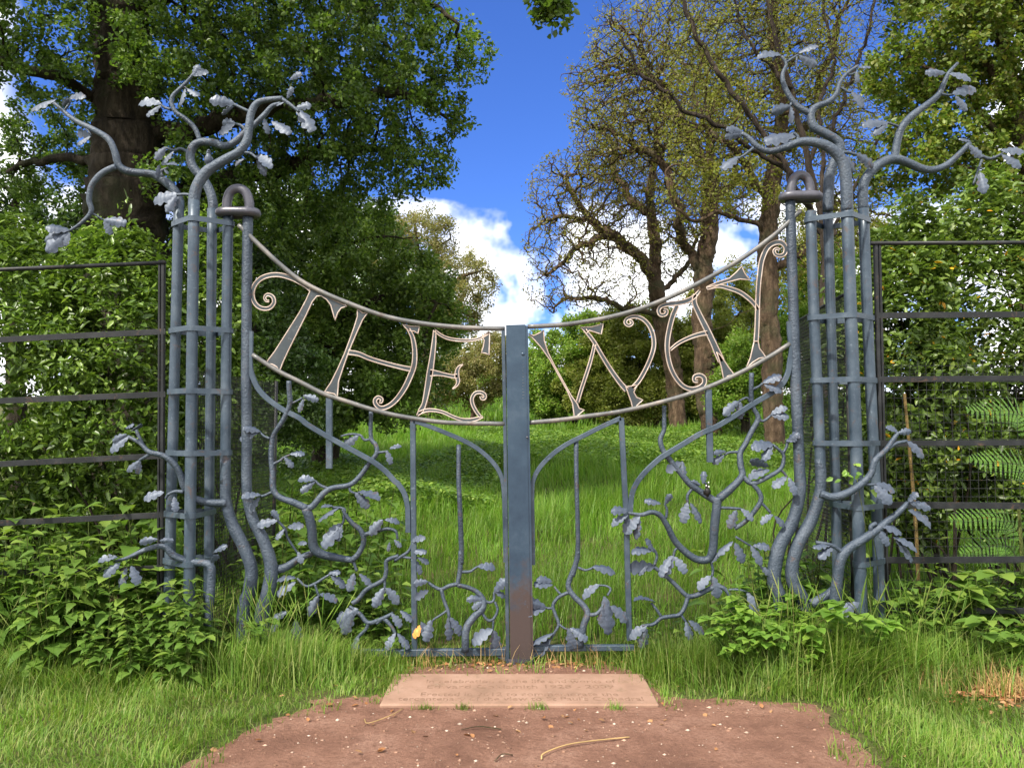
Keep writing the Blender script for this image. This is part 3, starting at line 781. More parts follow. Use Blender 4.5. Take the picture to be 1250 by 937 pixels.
leaves(zr, [(352, 355, 252, 378), (400, 375, 410, 445), (235, 205, 172, 248), (238, 205, 225, 260), (185, 90, 92, 145), (175, 78, 105, 105), (195, 62, 245, 20), (170, 50, 210, 25), (130, 665, 35, 672), (145, 690, 60, 748), (175, 715, 145, 808), (195, 705, 232, 792), (322, 578, 232, 582), (332, 585, 400, 575), (575, 690, 612, 640), (590, 640, 655, 592)], D, PL, yoff=-.20)

# right pier
yp = zc(870, 40, 3.904); yq = zc(1030, 60, 4.259); yr = zc(960, 490, 3.605)
q1 = at(1040, 780, D); q1[2] = 0
PR = empty('gate_pier', q1, 'right gate pier of bundled steel pipes with wide spreading branches', 'gate pier', 'steel pipe gate piers')
pr_a = [(989.5, 258), (993.5, 380), (998, 480), (1000.5, 540), (1002, 585)]
pr_b = [(1010.5, 255), (1014, 380), (1018, 520), (1021, 640), (1024, 790)]
pr_c = [(1034, 250), (1038.5, 380), (1043.5, 500), (1048, 640), (1053, 795)]
pr_d = [(1054, 255), (1059.5, 400), (1065, 520), (1071, 650), (1075, 790)]
pole(pr_a, 6.4, PR, 0); pole(pr_b, 6.0, PR, BY); pole(pr_c, 7.0, PR, FY); pole(pr_d, 6.4, PR, .02)
poles = [(pr_a, 0), (pr_b, BY), (pr_c, FY), (pr_d, .02)]
bands([(263, (2, 0, 1, 3)), (385, (2, 0, 1, 3)), (463, (2, 0, 1, 3)), (541, (2, 0, 1, 3)), (619, (2, 1, 3)), (688, (2, 3))], poles, PR)
rod('root', [(1001, 560), (1002, 585), (1000, 605), (990, 635), (975, 662), (967, 690), (969, 712), (980, 735), (985, 800)], [6.5, 6.6, 7, 7.4, 7.6, 7.8, 8, 9], SR, PR, sides=14, rough=.03)
rod('loop', yp([(371, 790), (374, 735), (388, 694), (418, 678), (448, 694), (464, 735), (466, 790)]), 5.8, M['dark_steel'], PR, sides=14)
ca, cb = at(965.5, 240.5, D), at(989.5, 240.5, D)
pts = []
for a in np.linspace(PI / 2, 3 * PI / 2, 9): pts.append(ca + np.array([.052 * math.cos(a), .044 * math.sin(a), 0]))
for a in np.linspace(-PI / 2, PI / 2, 9): pts.append(cb + np.array([.052 * math.cos(a), .044 * math.sin(a), 0]))
V, Fc = tube_geo(np.array(pts), 6.6 * pxm(D) * .85, 12, closed=True, twist0=(0, 0, 1))
obj('collar', V, Fc, M['dark_steel'], PR)
dbr(yp, [(641, 850), (638, 760), (632, 670), (610, 600), (560, 550), (500, 525), (420, 520), (350, 545), (270, 565), (210, 540), (170, 500), (138, 478)], [27, 27, 26, 24, 21, 18, 15, 12, 9], PR, FY, .02)
dbr(yp, [(549, 850), (552, 760), (557, 680), (578, 615), (605, 570), (597, 520), (540, 482), (482, 448), (468, 390), (490, 355), (550, 330), (590, 290), (605, 240), (640, 195), (692, 158)], [25, 25, 24, 22, 21, 19, 16, 13, 10, 8], PR, .05, .02)
dbr(yp, [(470, 388), (410, 355), (370, 310), (340, 250), (333, 200), (350, 150), (328, 112)], [15, 14, 13, 11, 8, 6], PR, .05, .02)
dbr(yq, [(101, 840), (100, 720), (130, 650), (190, 595), (260, 570), (330, 590), (400, 620), (460, 628), (530, 605), (590, 555), (655, 488)], [27, 26, 25, 23, 20, 17, 12], PR, .02, .04)
dbr(yq, [(645, 495), (700, 545), (760, 570), (825, 545)], [10, 9, 8], PR, .02, .04)
dbr(yq, [(718, 575), (695, 640), (672, 705)], [7, 6, 5], PR, .02, .04)
dbr(yq, [(262, 575), (278, 480), (300, 410), (350, 350), (430, 290), (490, 240), (520, 180), (545, 125), (592, 72)], [21, 20, 19, 16, 12, 7], PR, .02, .04)
for C, P, r, base in ((yq, [(300, 412), (265, 395), (222, 382)], [8, 6], .02), (yq, [(508, 232), (535, 240), (570, 238)], [7, 6], .02), (yp, [(195, 548), (155, 580), (120, 600)], [7, 5], FY),
        (yp, [(352, 142), (380, 122), (408, 105)], [6, 5], .05), (yp, [(400, 115), (400, 175), (432, 232)], [5, 4, 3], .05), (yp, [(612, 262), (640, 280), (665, 285)], [7, 6], .05),
        (yp, [(390, 330), (378, 330), (370, 350)], [8, 7], .05), (yp, [(404, 522), (405, 495), (385, 478)], [8, 7], FY), (yp, [(600, 575), (640, 570), (685, 582)], [9, 7], FY), (yp, [(640, 200), (660, 200), (680, 190)], [6, 5], .05)):
    dbr(C, P, r, PR, base, .02)
leaves(yp, [(325, 110, 205, 98), (312, 100, 285, 130), (410, 100, 505, 45), (410, 110, 500, 145), (690, 168, 754, 160), (685, 185, 690, 232), (660, 285, 718, 350), (370, 350, 280, 378), (372, 352, 378, 425), (147, 480, 62, 436), (142, 486, 56, 482), (400, 488, 240, 498), (385, 480, 330, 550), (610, 575, 675, 650), (680, 575, 768, 628), (125, 590, 40, 640)], D, PR, yoff=-.04)
leaves(yq, [(228, 385, 90, 380), (228, 388, 152, 440), (528, 125, 420, 112), (548, 130, 665, 145), (565, 235, 688, 190), (580, 242, 642, 318), (658, 480, 596, 462), (650, 500, 720, 556), (818, 530, 940, 520), (820, 550, 925, 604), (708, 640, 730, 735)], D, PR, yoff=-.02)
RB = -.10
dbr(yr, [(150, 405), (200, 420), (260, 405), (320, 370), (370, 320), (390, 260), (440, 210), (475, 160), (492, 135)], [18, 17, 15, 13, 11, 8], PR, -.15, .05)
dbr(yr, [(435, 215), (480, 185), (532, 173)], [10, 8, 6], PR, -.15, .05)
dbr(yr, [(335, 362), (360, 365), (392, 365)], [8, 6], PR, -.15, .05)
dbr(yr, [(205, 1020), (215, 850), (225, 780), (237, 700), (270, 650), (330, 610), (390, 570), (440, 530), (490, 490), (535, 445)], [22, 22, 21, 19, 17, 14, 10], PR, -.17, .04)
dbr(yr, [(245, 662), (200, 632), (130, 618)], [9, 7], PR, -.17, .04)
dbr(yr, [(222, 810), (180, 850), (110, 890)], [16, 18, 20], PR, -.10, .02)
dbr(yr, [(375, 585), (372, 550), (395, 535)], [9, 10], PR, -.17, .04)
leaves(yr, [(488, 135, 436, 102), (492, 140, 550, 122), (530, 175, 608, 235), (392, 362, 480, 380), (385, 368, 465, 445), (535, 442, 578, 392), (540, 442, 640, 462), (535, 478, 638, 545), (410, 542, 510, 560), (405, 558, 452, 630), (470, 598, 578, 645), (480, 605, 560, 688), (205, 638, 140, 675), (195, 630, 115, 625), (320, 885, 225, 925)], D, PR, yoff=-.19)

# ================================================================== fences
BI = M['black_iron']
def rail(parent, p, q, hgt, yoff=0.03, thick=.008):
    a, b = at(*p, D + yoff), at(*q, D + yoff)
    if hgt is None:
        V, Fc = tube_geo([a, b], 2.6 * pxm(D), 10)
        return obj('top_rail', V, Fc, BI, parent)
    V, Fc = tube_geo([a, b], 1, 8, flat=(hgt * pxm(D), thick), twist0=(0, -1, 0))
    return obj('rail', V, Fc, BI, parent, smooth=False)
f0 = at(198, 790, D); f0[2] = 0
FL = empty('fence', f0, 'black flat-rail iron fence against the glossy hedge left of the gate', 'fence', 'black iron fences')
for x, w in ((199.5, 4.0), (195.4, 2.4)):
    V, Fc = tube_geo([at(x, 318, D + .04), at(x - 1.0, 560, D + .04), at(x - 2, 806, D + .04)], 1, 8, flat=(w * pxm(D), .03)); obj('post', V, Fc, BI, FL, smooth=False)
for (y0, y1, h) in ((320.5, 329, None), (404.5, 414.5, 7.2), (481, 489, 7.2), (556, 566, 7), (628, 638, 7), (693, 699, 7), (752, 757, 7)):
    rail(FL, (202, y0), (-260, y1 + (y1 - y0) * 1.33), h)
xo = at(-250, 560, D)[0]
V, Fc = tube_geo([(xo, D + .05, 0), (xo, D + .05, 2.3)], 1, 8, flat=(.03, .03)); obj('post', V, Fc, BI, FL, smooth=False)
f1 = at(1074, 790, D); f1[2] = 0
FR = empty('fence', f1, 'black flat-rail iron fence in front of ferns and holly right of the gate', 'fence', 'black iron fences')
for xa, xb, w in ((1068.5, 1080, 4.2), (1073, 1084.5, 2.6)):
    V, Fc = tube_geo([at(xa, 296, D + .04), at((xa + xb) / 2, 540, D + .04), at(xb, 806, D + .04)], 1, 8, flat=(w * pxm(D), .03)); obj('post', V, Fc, BI, FR, smooth=False)
for (x0, y0, y1, h) in ((1062, 297, 296, None), (1070, 385, 383.5, 7.4), (1073, 463, 461, 7.2), (1076, 541, 540, 7.2), (1078, 616, 617.5, 8), (1081, 683, 682, 7.6), (1084, 745, 745, 7)):
    rail(FR, (x0, y0), (1520, y1 + (y1 - y0)), h)
xo = at(1500, 560, D)[0]
V, Fc = tube_geo([(xo, D + .05, 0), (xo, D + .05, 2.43)], 1, 8, flat=(.03, .03)); obj('post', V, Fc, BI, FR, smooth=False)

def wire_panel(a, b, z0, z1, pitch, r=.0016):
    """one welded mesh panel from ground point a to b"""
    a = np.array(a, float); b = np.array(b, float)
    L = np.linalg.norm(b - a); u = (b - a) / L
    mb = MB()
    nrm = np.array([-u[1], u[0], 0.0])
    n = int(L / pitch)
    for i in range(n + 1):
        p = a + u * (i * pitch)
        mb.add(*tube_geo([p + [0, 0, z0], p + [0, 0, z1]], r, 4, cap=False, twist0=nrm))
    m = int((z1 - z0) / pitch)
    for j in range(m + 1):
        z = z0 + j * pitch
        mb.add(*tube_geo([a + [0, 0, z] + nrm * 2 * r, b + [0, 0, z] + nrm * 2 * r], r, 4, cap=False, twist0=(0, 0, 1)))
    return mb
WR = empty('mesh_fence', (2.30, 5.12, 0), 'black wire mesh fence running back behind the right pier', 'fence', 'wire mesh fences')
wire_panel((2.30, 5.22, 0), (2.50, 6.75, 0), 0, 2.42, .028, .0021).build('wire_mesh', BI, WR, smooth=False)
wire_panel((2.47, 5.14, 0), (4.6, 5.14, 0), 0, 1.95, .055, .0016).build('wire_mesh', BI, WR, smooth=False)
for p in ((2.305, 5.215), (2.505, 6.76)):
    V, Fc = tube_geo([(*p, 0), (*p, 2.44)], .016, 8, twist0=(1, 0, 0)); obj('post', V, Fc, BI, WR)
V, Fc = tube_geo([(2.305, 5.215, 2.43), (2.505, 6.76, 2.43)], .012, 8, twist0=(0, 0, 1)); obj('top_rail', V, Fc, BI, WR)
WL = empty('mesh_fence', (-1.80, 5.2, 0), 'black wire mesh fence running back behind the left pier', 'fence', 'wire mesh fences')
wire_panel((-2.16, 5.22, 0), (-2.10, 6.75, 0), 0, 1.9, .028, .0021).build('wire_mesh', BI, WL, smooth=False)
for p in ((-2.165, 5.215), (-2.095, 6.76)):
    V, Fc = tube_geo([(*p, 0), (*p, 1.92)], .016, 8, twist0=(1, 0, 0)); obj('post', V, Fc, BI, WL)
# ------------------------------------------------------------------ plants
def rand_unit(n):
    v = rng.standard_normal((n, 3))
    return v / np.linalg.norm(v, axis=1, keepdims=True)

def leaf_cards(P, L, wid=.5, up=.6, out=None, fold=.18, six=False, droop=0.0):
    """small folded leaves at points P (n,3), length L (n); returns verts, quads"""
    n = len(P)
    L = np.broadcast_to(L, (n,))[:, None]
    nr = rand_unit(n) + np.array([0, 0, up])
    if out is not None: nr = nr + out
    nr /= np.linalg.norm(nr, axis=1, keepdims=True)
    a = np.cross(nr, rand_unit(n)); a /= np.linalg.norm(a, axis=1, keepdims=True) + 1e-9
    a[:, 2] -= droop; a /= np.linalg.norm(a, axis=1, keepdims=True)
    s = np.cross(nr, a); s /= np.linalg.norm(s, axis=1, keepdims=True) + 1e-9
    W = L * wid * .5
    if not six:
        V = np.stack([P, P + a * L * .5 + s * W + nr * W * fold, P + a * L, P + a * L * .5 - s * W + nr * W * fold], 1)
        return V.reshape(-1, 3), np.arange(4 * n).reshape(n, 4)
    bend = nr * L * .12
    V = np.stack([P, P + a * L * .32 + s * W + nr * W * fold, P + a * L * .70 + s * W * .8 + nr * W * fold - bend * .4, P + a * L - bend,
                  P + a * L * .70 - s * W * .8 + nr * W * fold - bend * .4, P + a * L * .32 - s * W + nr * W * fold], 1)
    base = np.arange(n)[:, None] * 6
    Q = np.concatenate([base + [0, 1, 2, 3], base + [0, 3, 4, 5]], 0)
    return V.reshape(-1, 3), Q

def in_ellipsoids(E, n, shell=0.0, power=1.0):
    """n points in a union of ellipsoids (centre, radii, weight)"""
    w = np.array([e[2] * np.prod(e[1]) ** .7 for e in E]); w /= w.sum()
    out = []
    for (c, r, _), k in zip(E, rng.multinomial(n, w)):
        u = rand_unit(k)
        d = (shell ** 3 + (1 - shell ** 3) * rng.random(k)) ** (1 / 3)
        out.append(np.asarray(c) + u * (d[:, None]) * np.asarray(r))
    return np.concatenate(out)

def ell(px, py, Y, rx, ry, rY, w=1.0):
    return (at(px, py, Y), np.array([rx * pxm(Y), rY, ry * pxm(Y)]), w)

def colonize(lines, att, step, di, dk, iters=140, jitter=.25, grav=0.0):
    P = []; par = []
    for L in lines:
        L = np.asarray(L, float)
        Q = catmull(L, 8)
        d = np.concatenate([[0], np.cumsum(np.linalg.norm(np.diff(Q, axis=0), axis=1))])
        m = max(2, int(d[-1] / step))
        Q = np.stack([np.interp(np.linspace(0, d[-1], m + 1), d, Q[:, i]) for i in range(3)], 1)
        if m > 4:
            wn = np.cumsum(rng.standard_normal((m + 1, 3)), 0) * step * .22 * min(1.5, jitter / .3)
            tt_ = np.linspace(0, 1, m + 1)[:, None]
            wn = wn - wn[0] * (1 - tt_) - wn[-1] * tt_
            Q = Q + wn * (.35 if not P else 1.0)
        if not P:
            prev = -1; k0 = 0
        else:
            prev = int(np.argmin(np.linalg.norm(np.array(P) - Q[0], axis=1))); k0 = 1
        for q in Q[k0:]:
            P.append(q); par.append(prev); prev = len(P) - 1
    nskel = len(P)
    att = np.array(att)
    A = np.array(P)
    nd = np.full(len(att), 1e9); ni = np.zeros(len(att), int)
    def upd(new, idx0):
        for k0 in range(0, len(new), 64):
            blk = new[k0:k0 + 64]
            d = np.linalg.norm(att[:, None, :] - blk[None], axis=2)
            j = d.argmin(1); dm = d[np.arange(len(att)), j]
            m = dm < nd
            nd[m] = dm[m]; ni[m] = idx0 + k0 + j[m]
    upd(A, 0)
    nchild = {}
    for it in range(iters):
        if len(att) == 0: break
        act = nd < di
        if not act.any(): break
        idx = ni[act]
        uniq, inv = np.unique(idx, return_inverse=True)
        dirs = att[act] - np.array(P)[idx]
        dirs /= np.linalg.norm(dirs, axis=1, keepdims=True) + 1e-9
        sm = np.zeros((len(uniq), 3)); np.add.at(sm, inv, dirs)
        sm /= np.linalg.norm(sm, axis=1, keepdims=True) + 1e-9
        sm += rng.standard_normal(sm.shape) * jitter; sm[:, 2] -= grav
        sm /= np.linalg.norm(sm, axis=1, keepdims=True)
        new = []
        for u, dvec in zip(uniq, sm):
            if nchild.get(u, 0) >= 3: continue
            nchild[u] = nchild.get(u, 0) + 1
            new.append(P[u] + dvec * step); par.append(int(u))
        if not new: break
        i0 = len(P); P.extend(new)
        upd(np.array(new), i0)
        keep = nd > dk
        att = att[keep]; nd = nd[keep]; ni = ni[keep]
    return np.array(P), np.array(par), nskel

def radii(P, par, R0, rt):
    n = len(P)
    cnt = np.zeros(n); has = np.zeros(n, bool)
    has[par[par >= 0]] = True
    cnt[~has] = 1
    for i in range(n - 1, 0, -1):
        if par[i] >= 0: cnt[par[i]] += cnt[i]
    e = math.log(R0 / rt) / math.log(max(2, cnt[0]))
    return rt * cnt ** e, has

def skeleton_mesh(P, par, R, minr=0.0, gnarl=0.06):
    n = len(P)
    ch = [[] for _ in range(n)]
    for i in range(1, n):
        if par[i] >= 0: ch[par[i]].append(i)
    Vs = []; Fs = []; off = 0
    starts = [(0, -1)]
    while starts:
        i, p = starts.pop()
        chain = [i] if p < 0 else [p, i]
        while ch[i]:
            c = sorted(ch[i], key=lambda k: -R[k])
            for k in c[1:]: starts.append((k, i))
            i = c[0]; chain.append(i)
        if len(chain) < 2 or R[chain[-1 if p < 0 else 1]] < minr and R[chain[1]] < minr: continue
        Q = P[chain]; r = R[chain].copy()
        if p >= 0: r[0] = min(r[0], r[1] * 1.15)
        r[-1] *= .35
        rmax = r.max()
        sd = 14 if rmax > .15 else 8 if rmax > .05 else 5 if rmax > .015 else 3
        if rmax > .03 and len(Q) > 2:
            Q2 = catmull(Q, 2); r = np.interp(np.linspace(0, 1, len(Q2)), np.linspace(0, 1, len(r)), r); Q = Q2
        T = np.gradient(Q, axis=0); T /= np.linalg.norm(T, axis=1, keepdims=True) + 1e-9
        N = np.cross(T, [0.31, .87, .38]); N /= np.linalg.norm(N, axis=1, keepdims=True) + 1e-9
        for k in range(1, len(N)):
            v = N[k - 1] - T[k] * N[k - 1].dot(T[k]); N[k] = v / (np.linalg.norm(v) + 1e-9)
        B = np.cross(T, N)
        ang = np.arange(sd) * 2 * PI / sd
        rr = r[:, None] * (1 + gnarl * rng.standard_normal((len(r), sd)) * (1 if rmax > .03 else 0))
        V = Q[:, None] + rr[:, :, None] * (np.cos(ang)[None, :, None] * N[:, None] + np.sin(ang)[None, :, None] * B[:, None])
        m = len(Q)
        a = (np.arange(m - 1)[:, None] * sd + np.arange(sd)[None]); b = a // sd * sd + (a % sd + 1) % sd
        Fs.append(np.stack([a, b, b + sd, a + sd], -1).reshape(-1, 4) + off)
        Vs.append(V.reshape(-1, 3)); off += m * sd
    return np.concatenate(Vs), np.concatenate(Fs)

def tree(name, label, lines, E, natt, step, di, dk, R0, rt, nleaf, lsize, lmat, bark, spread=.25, rleaf=None, up=.6, group=None, jitter=.25,
         clump=.6, shell=.0, wid=.55, six=False, grav=0.0, cat='tree', extra=None, droop=0.0, trim=None):
    base = np.asarray(lines[0][0], float)
    root = empty(name, base, label, cat, group)
    att = in_ellipsoids(E, natt, shell)
    if trim is not None: att = att[~trim(att)]
    P, par, ns = colonize(lines, att, step, di, dk, jitter=jitter, grav=grav)
    R, has = radii(P, par, R0, rt)
    V, Q = skeleton_mesh(P, par, R)
    obj('trunk', V, Q, M[bark], root)
    rl = rleaf or rt * 3
    tips = np.where((R < rl) & (np.arange(len(P)) >= min(ns, len(P) - 1)))[0]
    if nleaf and len(tips):
        # clumps: some twigs carry many leaves, some hardly any
        w = rng.random(len(tips)) ** (1 / max(.05, 1 - clump)) + .02
        w *= (.35 + .65 * (~has[tips]))
        pick = rng.choice(tips, nleaf, p=w / w.sum())
        C = P[pick] + rand_unit(nleaf) * (rng.random((nleaf, 1)) ** .6) * spread
        if trim is not None: C = C[~trim(C)]
        if extra is not None: C = np.concatenate([C, extra])
        V, Q = leaf_cards(C, lsize * rng.uniform(.6, 1.25, len(C)), wid, up, six=six, droop=droop)
        obj('crown', V, Q, M[lmat], root, smooth=False)
    return root

def G(px, Y, dz=0.0):
    """ground point under photo column px at distance Y"""
    x = (px - 625.0) * pxm(Y)
    return np.array([x, Y, float(gz(x, Y)) + dz])

# the big oak on the left
Y0 = 10.0
oak_lines = [
    [G(150, Y0, -.2), at(152, 420, Y0), at(156, 260, Y0), at(158, 140, Y0), at(150, 40, Y0), at(142, -80, Y0), at(150, -260, Y0), at(190, -420, 9.6)],
    [at(156, 130, Y0), at(110, 108, 9.7), at(60, 96, 9.3), at(20, 84, 9.0), at(-50, 60, 8.8)],
    [at(158, 200, Y0), at(110, 195, 10.2), at(60, 190, 10.4), at(10, 210, 10.6)],
    [at(150, 20, Y0), at(230, -40, 9.4), at(330, -60, 8.8), at(430, -40, 8.6), at(520, 0, 8.6), at(560, 30, 8.6)],
    [at(156, 170, Y0), at(240, 150, 9.8), at(330, 120, 9.4), at(430, 110, 9.2), at(510, 120, 9.2)],
    [at(157, 240, Y0), at(230, 235, 10.4), at(300, 215, 10.4), at(390, 190, 10.4), at(480, 190, 10.4)],
    [at(145, -60, Y0), at(280, -190, 8.2), at(450, -200, 6.6), at(590, -140, 5.6), at(655, -60, 5.2), at(672, -18, 5.15)],
    [at(672, -18, 5.15), at(668, 0, 5.15), at(656, 22, 5.13)], [at(672, -14, 5.15), at(684, 2, 5.17), at(688, 18, 5.18)],
    [at(150, -260, Y0), at(60, -330, 9.0), at(-60, -350, 8.4)],
    [at(148, -160, Y0), at(20, -120, 8.6), at(-120, -100, 7.8)]]
oak_E = [ell(430, 60, 9.0, 135, 130, 1.6), ell(320, -60, 9.0, 210, 150, 2.2), ell(60, 30, 9.2, 130, 110, 1.4, .7), ell(300, 120, 10.4, 150, 120, 1.2, 1.1), ell(490, 150, 9.6, 75, 75, 1.0, 1.2),
         ell(540, 60, 9.2, 55, 42, .8, .9), ell(556, 135, 9.2, 40, 26, .6, 1.0), ell(578, 62, 9.2, 34, 20, .5, 1.3), ell(520, 200, 9.6, 44, 34, .6, 1.1), ell(565, 100, 9.3, 30, 18, .4, 1.0), ell(175, 70, 8.7, 60, 36, .5, 1.0), ell(210, 200, 9.2, 40, 40, .4, .7), ell(60, 190, 11.0, 90, 70, .9, .8), ell(668, 6, 5.15, 27, 20, .16, 9), ell(340, 255, 10.2, 130, 55, .9, 1.1), ell(250, 230, 10.4, 80, 70, .8, 1.0), ell(410, 210, 10.4, 110, 55, .9, 1.2), ell(500, 215, 9.8, 40, 36, .6),
         ell(150, -330, 9.0, 300, 160, 2.6), ell(-100, -40, 8.6, 120, 160, 1.6, .6), ell(240, 60, 8.9, 100, 90, .8, .8)]
tree('oak_tree', 'huge dark-barked oak overhanging from behind the left hedge', oak_lines, oak_E, 6500, .12, 2.2, .17, .50, .0042, 210000, .057, 'oak_leaf', 'bark_dark', .13, .016, .8, jitter=.36, clump=.40, six=True, wid=.6,
     extra=in_ellipsoids([ell(664, 10, 5.14, 18, 15, .10), ell(684, 6, 5.16, 14, 14, .10), ell(655, 22, 5.13, 8, 8, .05), ell(672, -10, 5.15, 26, 12, .12)], 330))

# dense dark trees behind the left gate leaf
Y1 = 14.0
tree('oak_tree', 'dense dark green tree filling the gap behind the letters THE', [
    [G(395, Y1, -.1), at(398, 440, Y1), at(400, 360, Y1), at(392, 280, Y1), at(380, 200, Y1)],
    [at(398, 400, Y1), at(440, 370, 13.6), at(500, 360, 13.4), at(545, 372, 13.2)],
    [at(399, 350, Y1), at(350, 310, 13.6), at(300, 280, 13.4), at(260, 270, 13.3)],
    [at(395, 300, Y1), at(450, 290, 13.4), at(510, 290, 13.2)]],
    [ell(395, 335, 14, 120, 105, 1.8), ell(508, 355, 13.6, 52, 36, 1.0), ell(345, 430, 13.6, 100, 60, 1.2), ell(470, 420, 14, 90, 60, 1.2), ell(455, 295, 13.8, 42, 48, 1.0), ell(290, 300, 14, 60, 80, 1.1), ell(555, 388, 13.8, 34, 20, .6), ell(380, 500, 13.0, 110, 45, 1.0), ell(480, 470, 13.4, 70, 50, 1.0)],
    3200, .19, 2.6, .26, .24, .005, 110000, .085, 'dense_leaf', 'bark_dark', .22, .03, .9, clump=.35, wid=.6)
tree('holly_tree', 'dark evergreen tree low behind the left pier', [
    [G(300, 11.0, -.1), at(300, 470, 11), at(305, 400, 11), at(300, 320, 11)]],
    [ell(310, 400, 11, 65, 110, .9), ell(350, 450, 11, 60, 60, .8), ell(240, 330, 11.4, 70, 80, .8), ell(320, 520, 10.6, 70, 60, .8)],
    1100, .16, 2.0, .24, .11, .004, 45000, .07, 'holly_leaf', 'bark_dark', .17, .03, .7, clump=.3)
tree('evergreen_tree', 'dark evergreen mass behind the left hedge beneath the oak limb', [
    [G(20, 12.5, -.1), at(15, 470, 12.5), at(10, 330, 12.5), at(20, 240, 12.5)]],
    [ell(30, 300, 12.5, 110, 90, 1.0), ell(-90, 250, 12.5, 110, 120, 1.2), ell(120, 330, 12.5, 90, 70, 1.0)],
    1100, .2, 2.4, .3, .14, .005, 40000, .085, 'holly_leaf', 'bark_dark', .22, .03, .7, clump=.3)

# pale trees far off in the middle
tree('young_oak', 'pale young oak with sparse bronze leaves beside the white cloud', [
    [G(520, 32, -.1), at(522, 430, 32), at(520, 360, 32), at(512, 300, 32), at(505, 262, 32)],
    [at(520, 370, 32), at(555, 345, 31.5), at(590, 330, 31)], [at(516, 320, 32), at(550, 295, 32), at(570, 280, 32)]],
    [ell(515, 300, 32, 48, 52, 1.6), ell(565, 345, 31.5, 46, 42, 1.5), ell(590, 350, 31.5, 24, 34, 1.0), ell(545, 390, 31.5, 45, 34, 1.4), ell(470, 300, 32, 40, 50, 1.4)],
    1500,   .30, 5, .40, .22, .008, 42000, .10, 'pale_leaf', 'bark_warm', .34, .03, .4, 'far trees across the meadow', .35, .5)
tree('pale_bush', 'pale yellow-brown bush behind the letter E', [
    [G(575, 26, -.1), at(575, 470, 26), at(578, 440, 26)]],
    [ell(580, 455, 26, 52, 42, 1.2), ell(545, 470, 26, 40, 32, 1.0), ell(600, 430, 26, 24, 30, .8)],
    700, .26, 4, .36, .10, .007, 30000, .085, 'pale_leaf', 'bark_warm', .3, .03, .4, None, .35, .4, cat='bush')

# the three oaks on the right
Ya = 24.0
tree('oak_tree', 'leftmost gnarled oak with long bare twisting limbs and few leaves', [
    [G(829, Ya, -.1), at(822, 450, Ya), at(808, 400, Ya), at(800, 350, Ya), at(798, 300, Ya), at(795, 245, Ya), at(802, 190, Ya), at(800, 140, Ya)],
    [at(799, 345, Ya), at(780, 312, 23.6), at(748, 286, 23.2), at(722, 266, 23), at(702, 240, 23), at(690, 215, 23)],
    [at(748, 286, 23.2), at(715, 300, 22.6), at(690, 322, 22.4), at(665, 335, 22.2)],
    [at(809, 392, Ya), at(770, 377, 23.4), at(735, 366, 23), at(700, 366, 22.7), at(672, 380, 22.5)],
    [at(802, 360, Ya), at(835, 330, 24.3), at(850, 290, 24.6)],
    [at(797, 270, Ya), at(765, 235, 24.4), at(745, 200, 24.6), at(735, 160, 24.8)],
    [at(722, 266, 23), at(690, 262, 22.8), at(660, 272, 22.6)]],
    [ell(715, 235, 23, 78, 52, 2.2, 1.1), ell(700, 300, 22.8, 68, 44, 1.8, 1.1), ell(690, 352, 22.6, 55, 32, 1.4, .8), ell(780, 190, 24.4, 85, 70, 2.2), ell(825, 290, 24.4, 50, 60, 1.6), ell(740, 330, 23, 60, 50, 1.6, .7), ell(760, 250, 24, 70, 50, 1.6)],
    6500, .17, 3.2, .21, .27, .0100, 16000, .085, 'bronze_leaf', 'bark_limb', .22, .045, .5, 'oaks at the far side of the meadow', .6, .62)
Yb = 21.0
tree('oak_tree', 'middle oak of the three, its forked warm brown trunk behind the letter A', [
    [G(872, Yb, -.1), at(866, 450, Yb), at(861, 390, Yb), at(857, 335, Yb), at(862, 285, Yb), at(868, 230, Yb), at(866, 170, Yb), at(860, 100, Yb)],
    [at(857, 335, Yb), at(840, 300, 20.7), at(832, 265, 20.5), at(818, 235, 20.4), at(800, 190, 20.3)],
    [at(860, 372, Yb), at(835, 352, 20.6), at(812, 352, 20.4), at(790, 345, 20.2)],
    [at(864, 262, Yb), at(890, 225, 21.2), at(905, 180, 21.4)],
    [at(867, 210, Yb), at(840, 165, 20.7), at(815, 120, 20.5), at(790, 90, 20.4)]],
    [ell(830, 130, 20.6, 95, 80, 2.0), ell(760, 160, 20.4, 70, 60, 1.8), ell(735, 110, 20.4, 55, 50, 1.4, .8), ell(880, 210, 21.2, 60, 70, 1.6), ell(800, 60, 20.6, 90, 60, 2.0, .9), ell(835, 250, 20.6, 45, 60, 1.2)],
    6500, .16, 3.0, .20, .27, .0115, 17000, .092, 'bronze_leaf', 'bark_limb', .22, .045, .5, 'oaks at the far side of the meadow', .5, .70)
Yc = 16.5
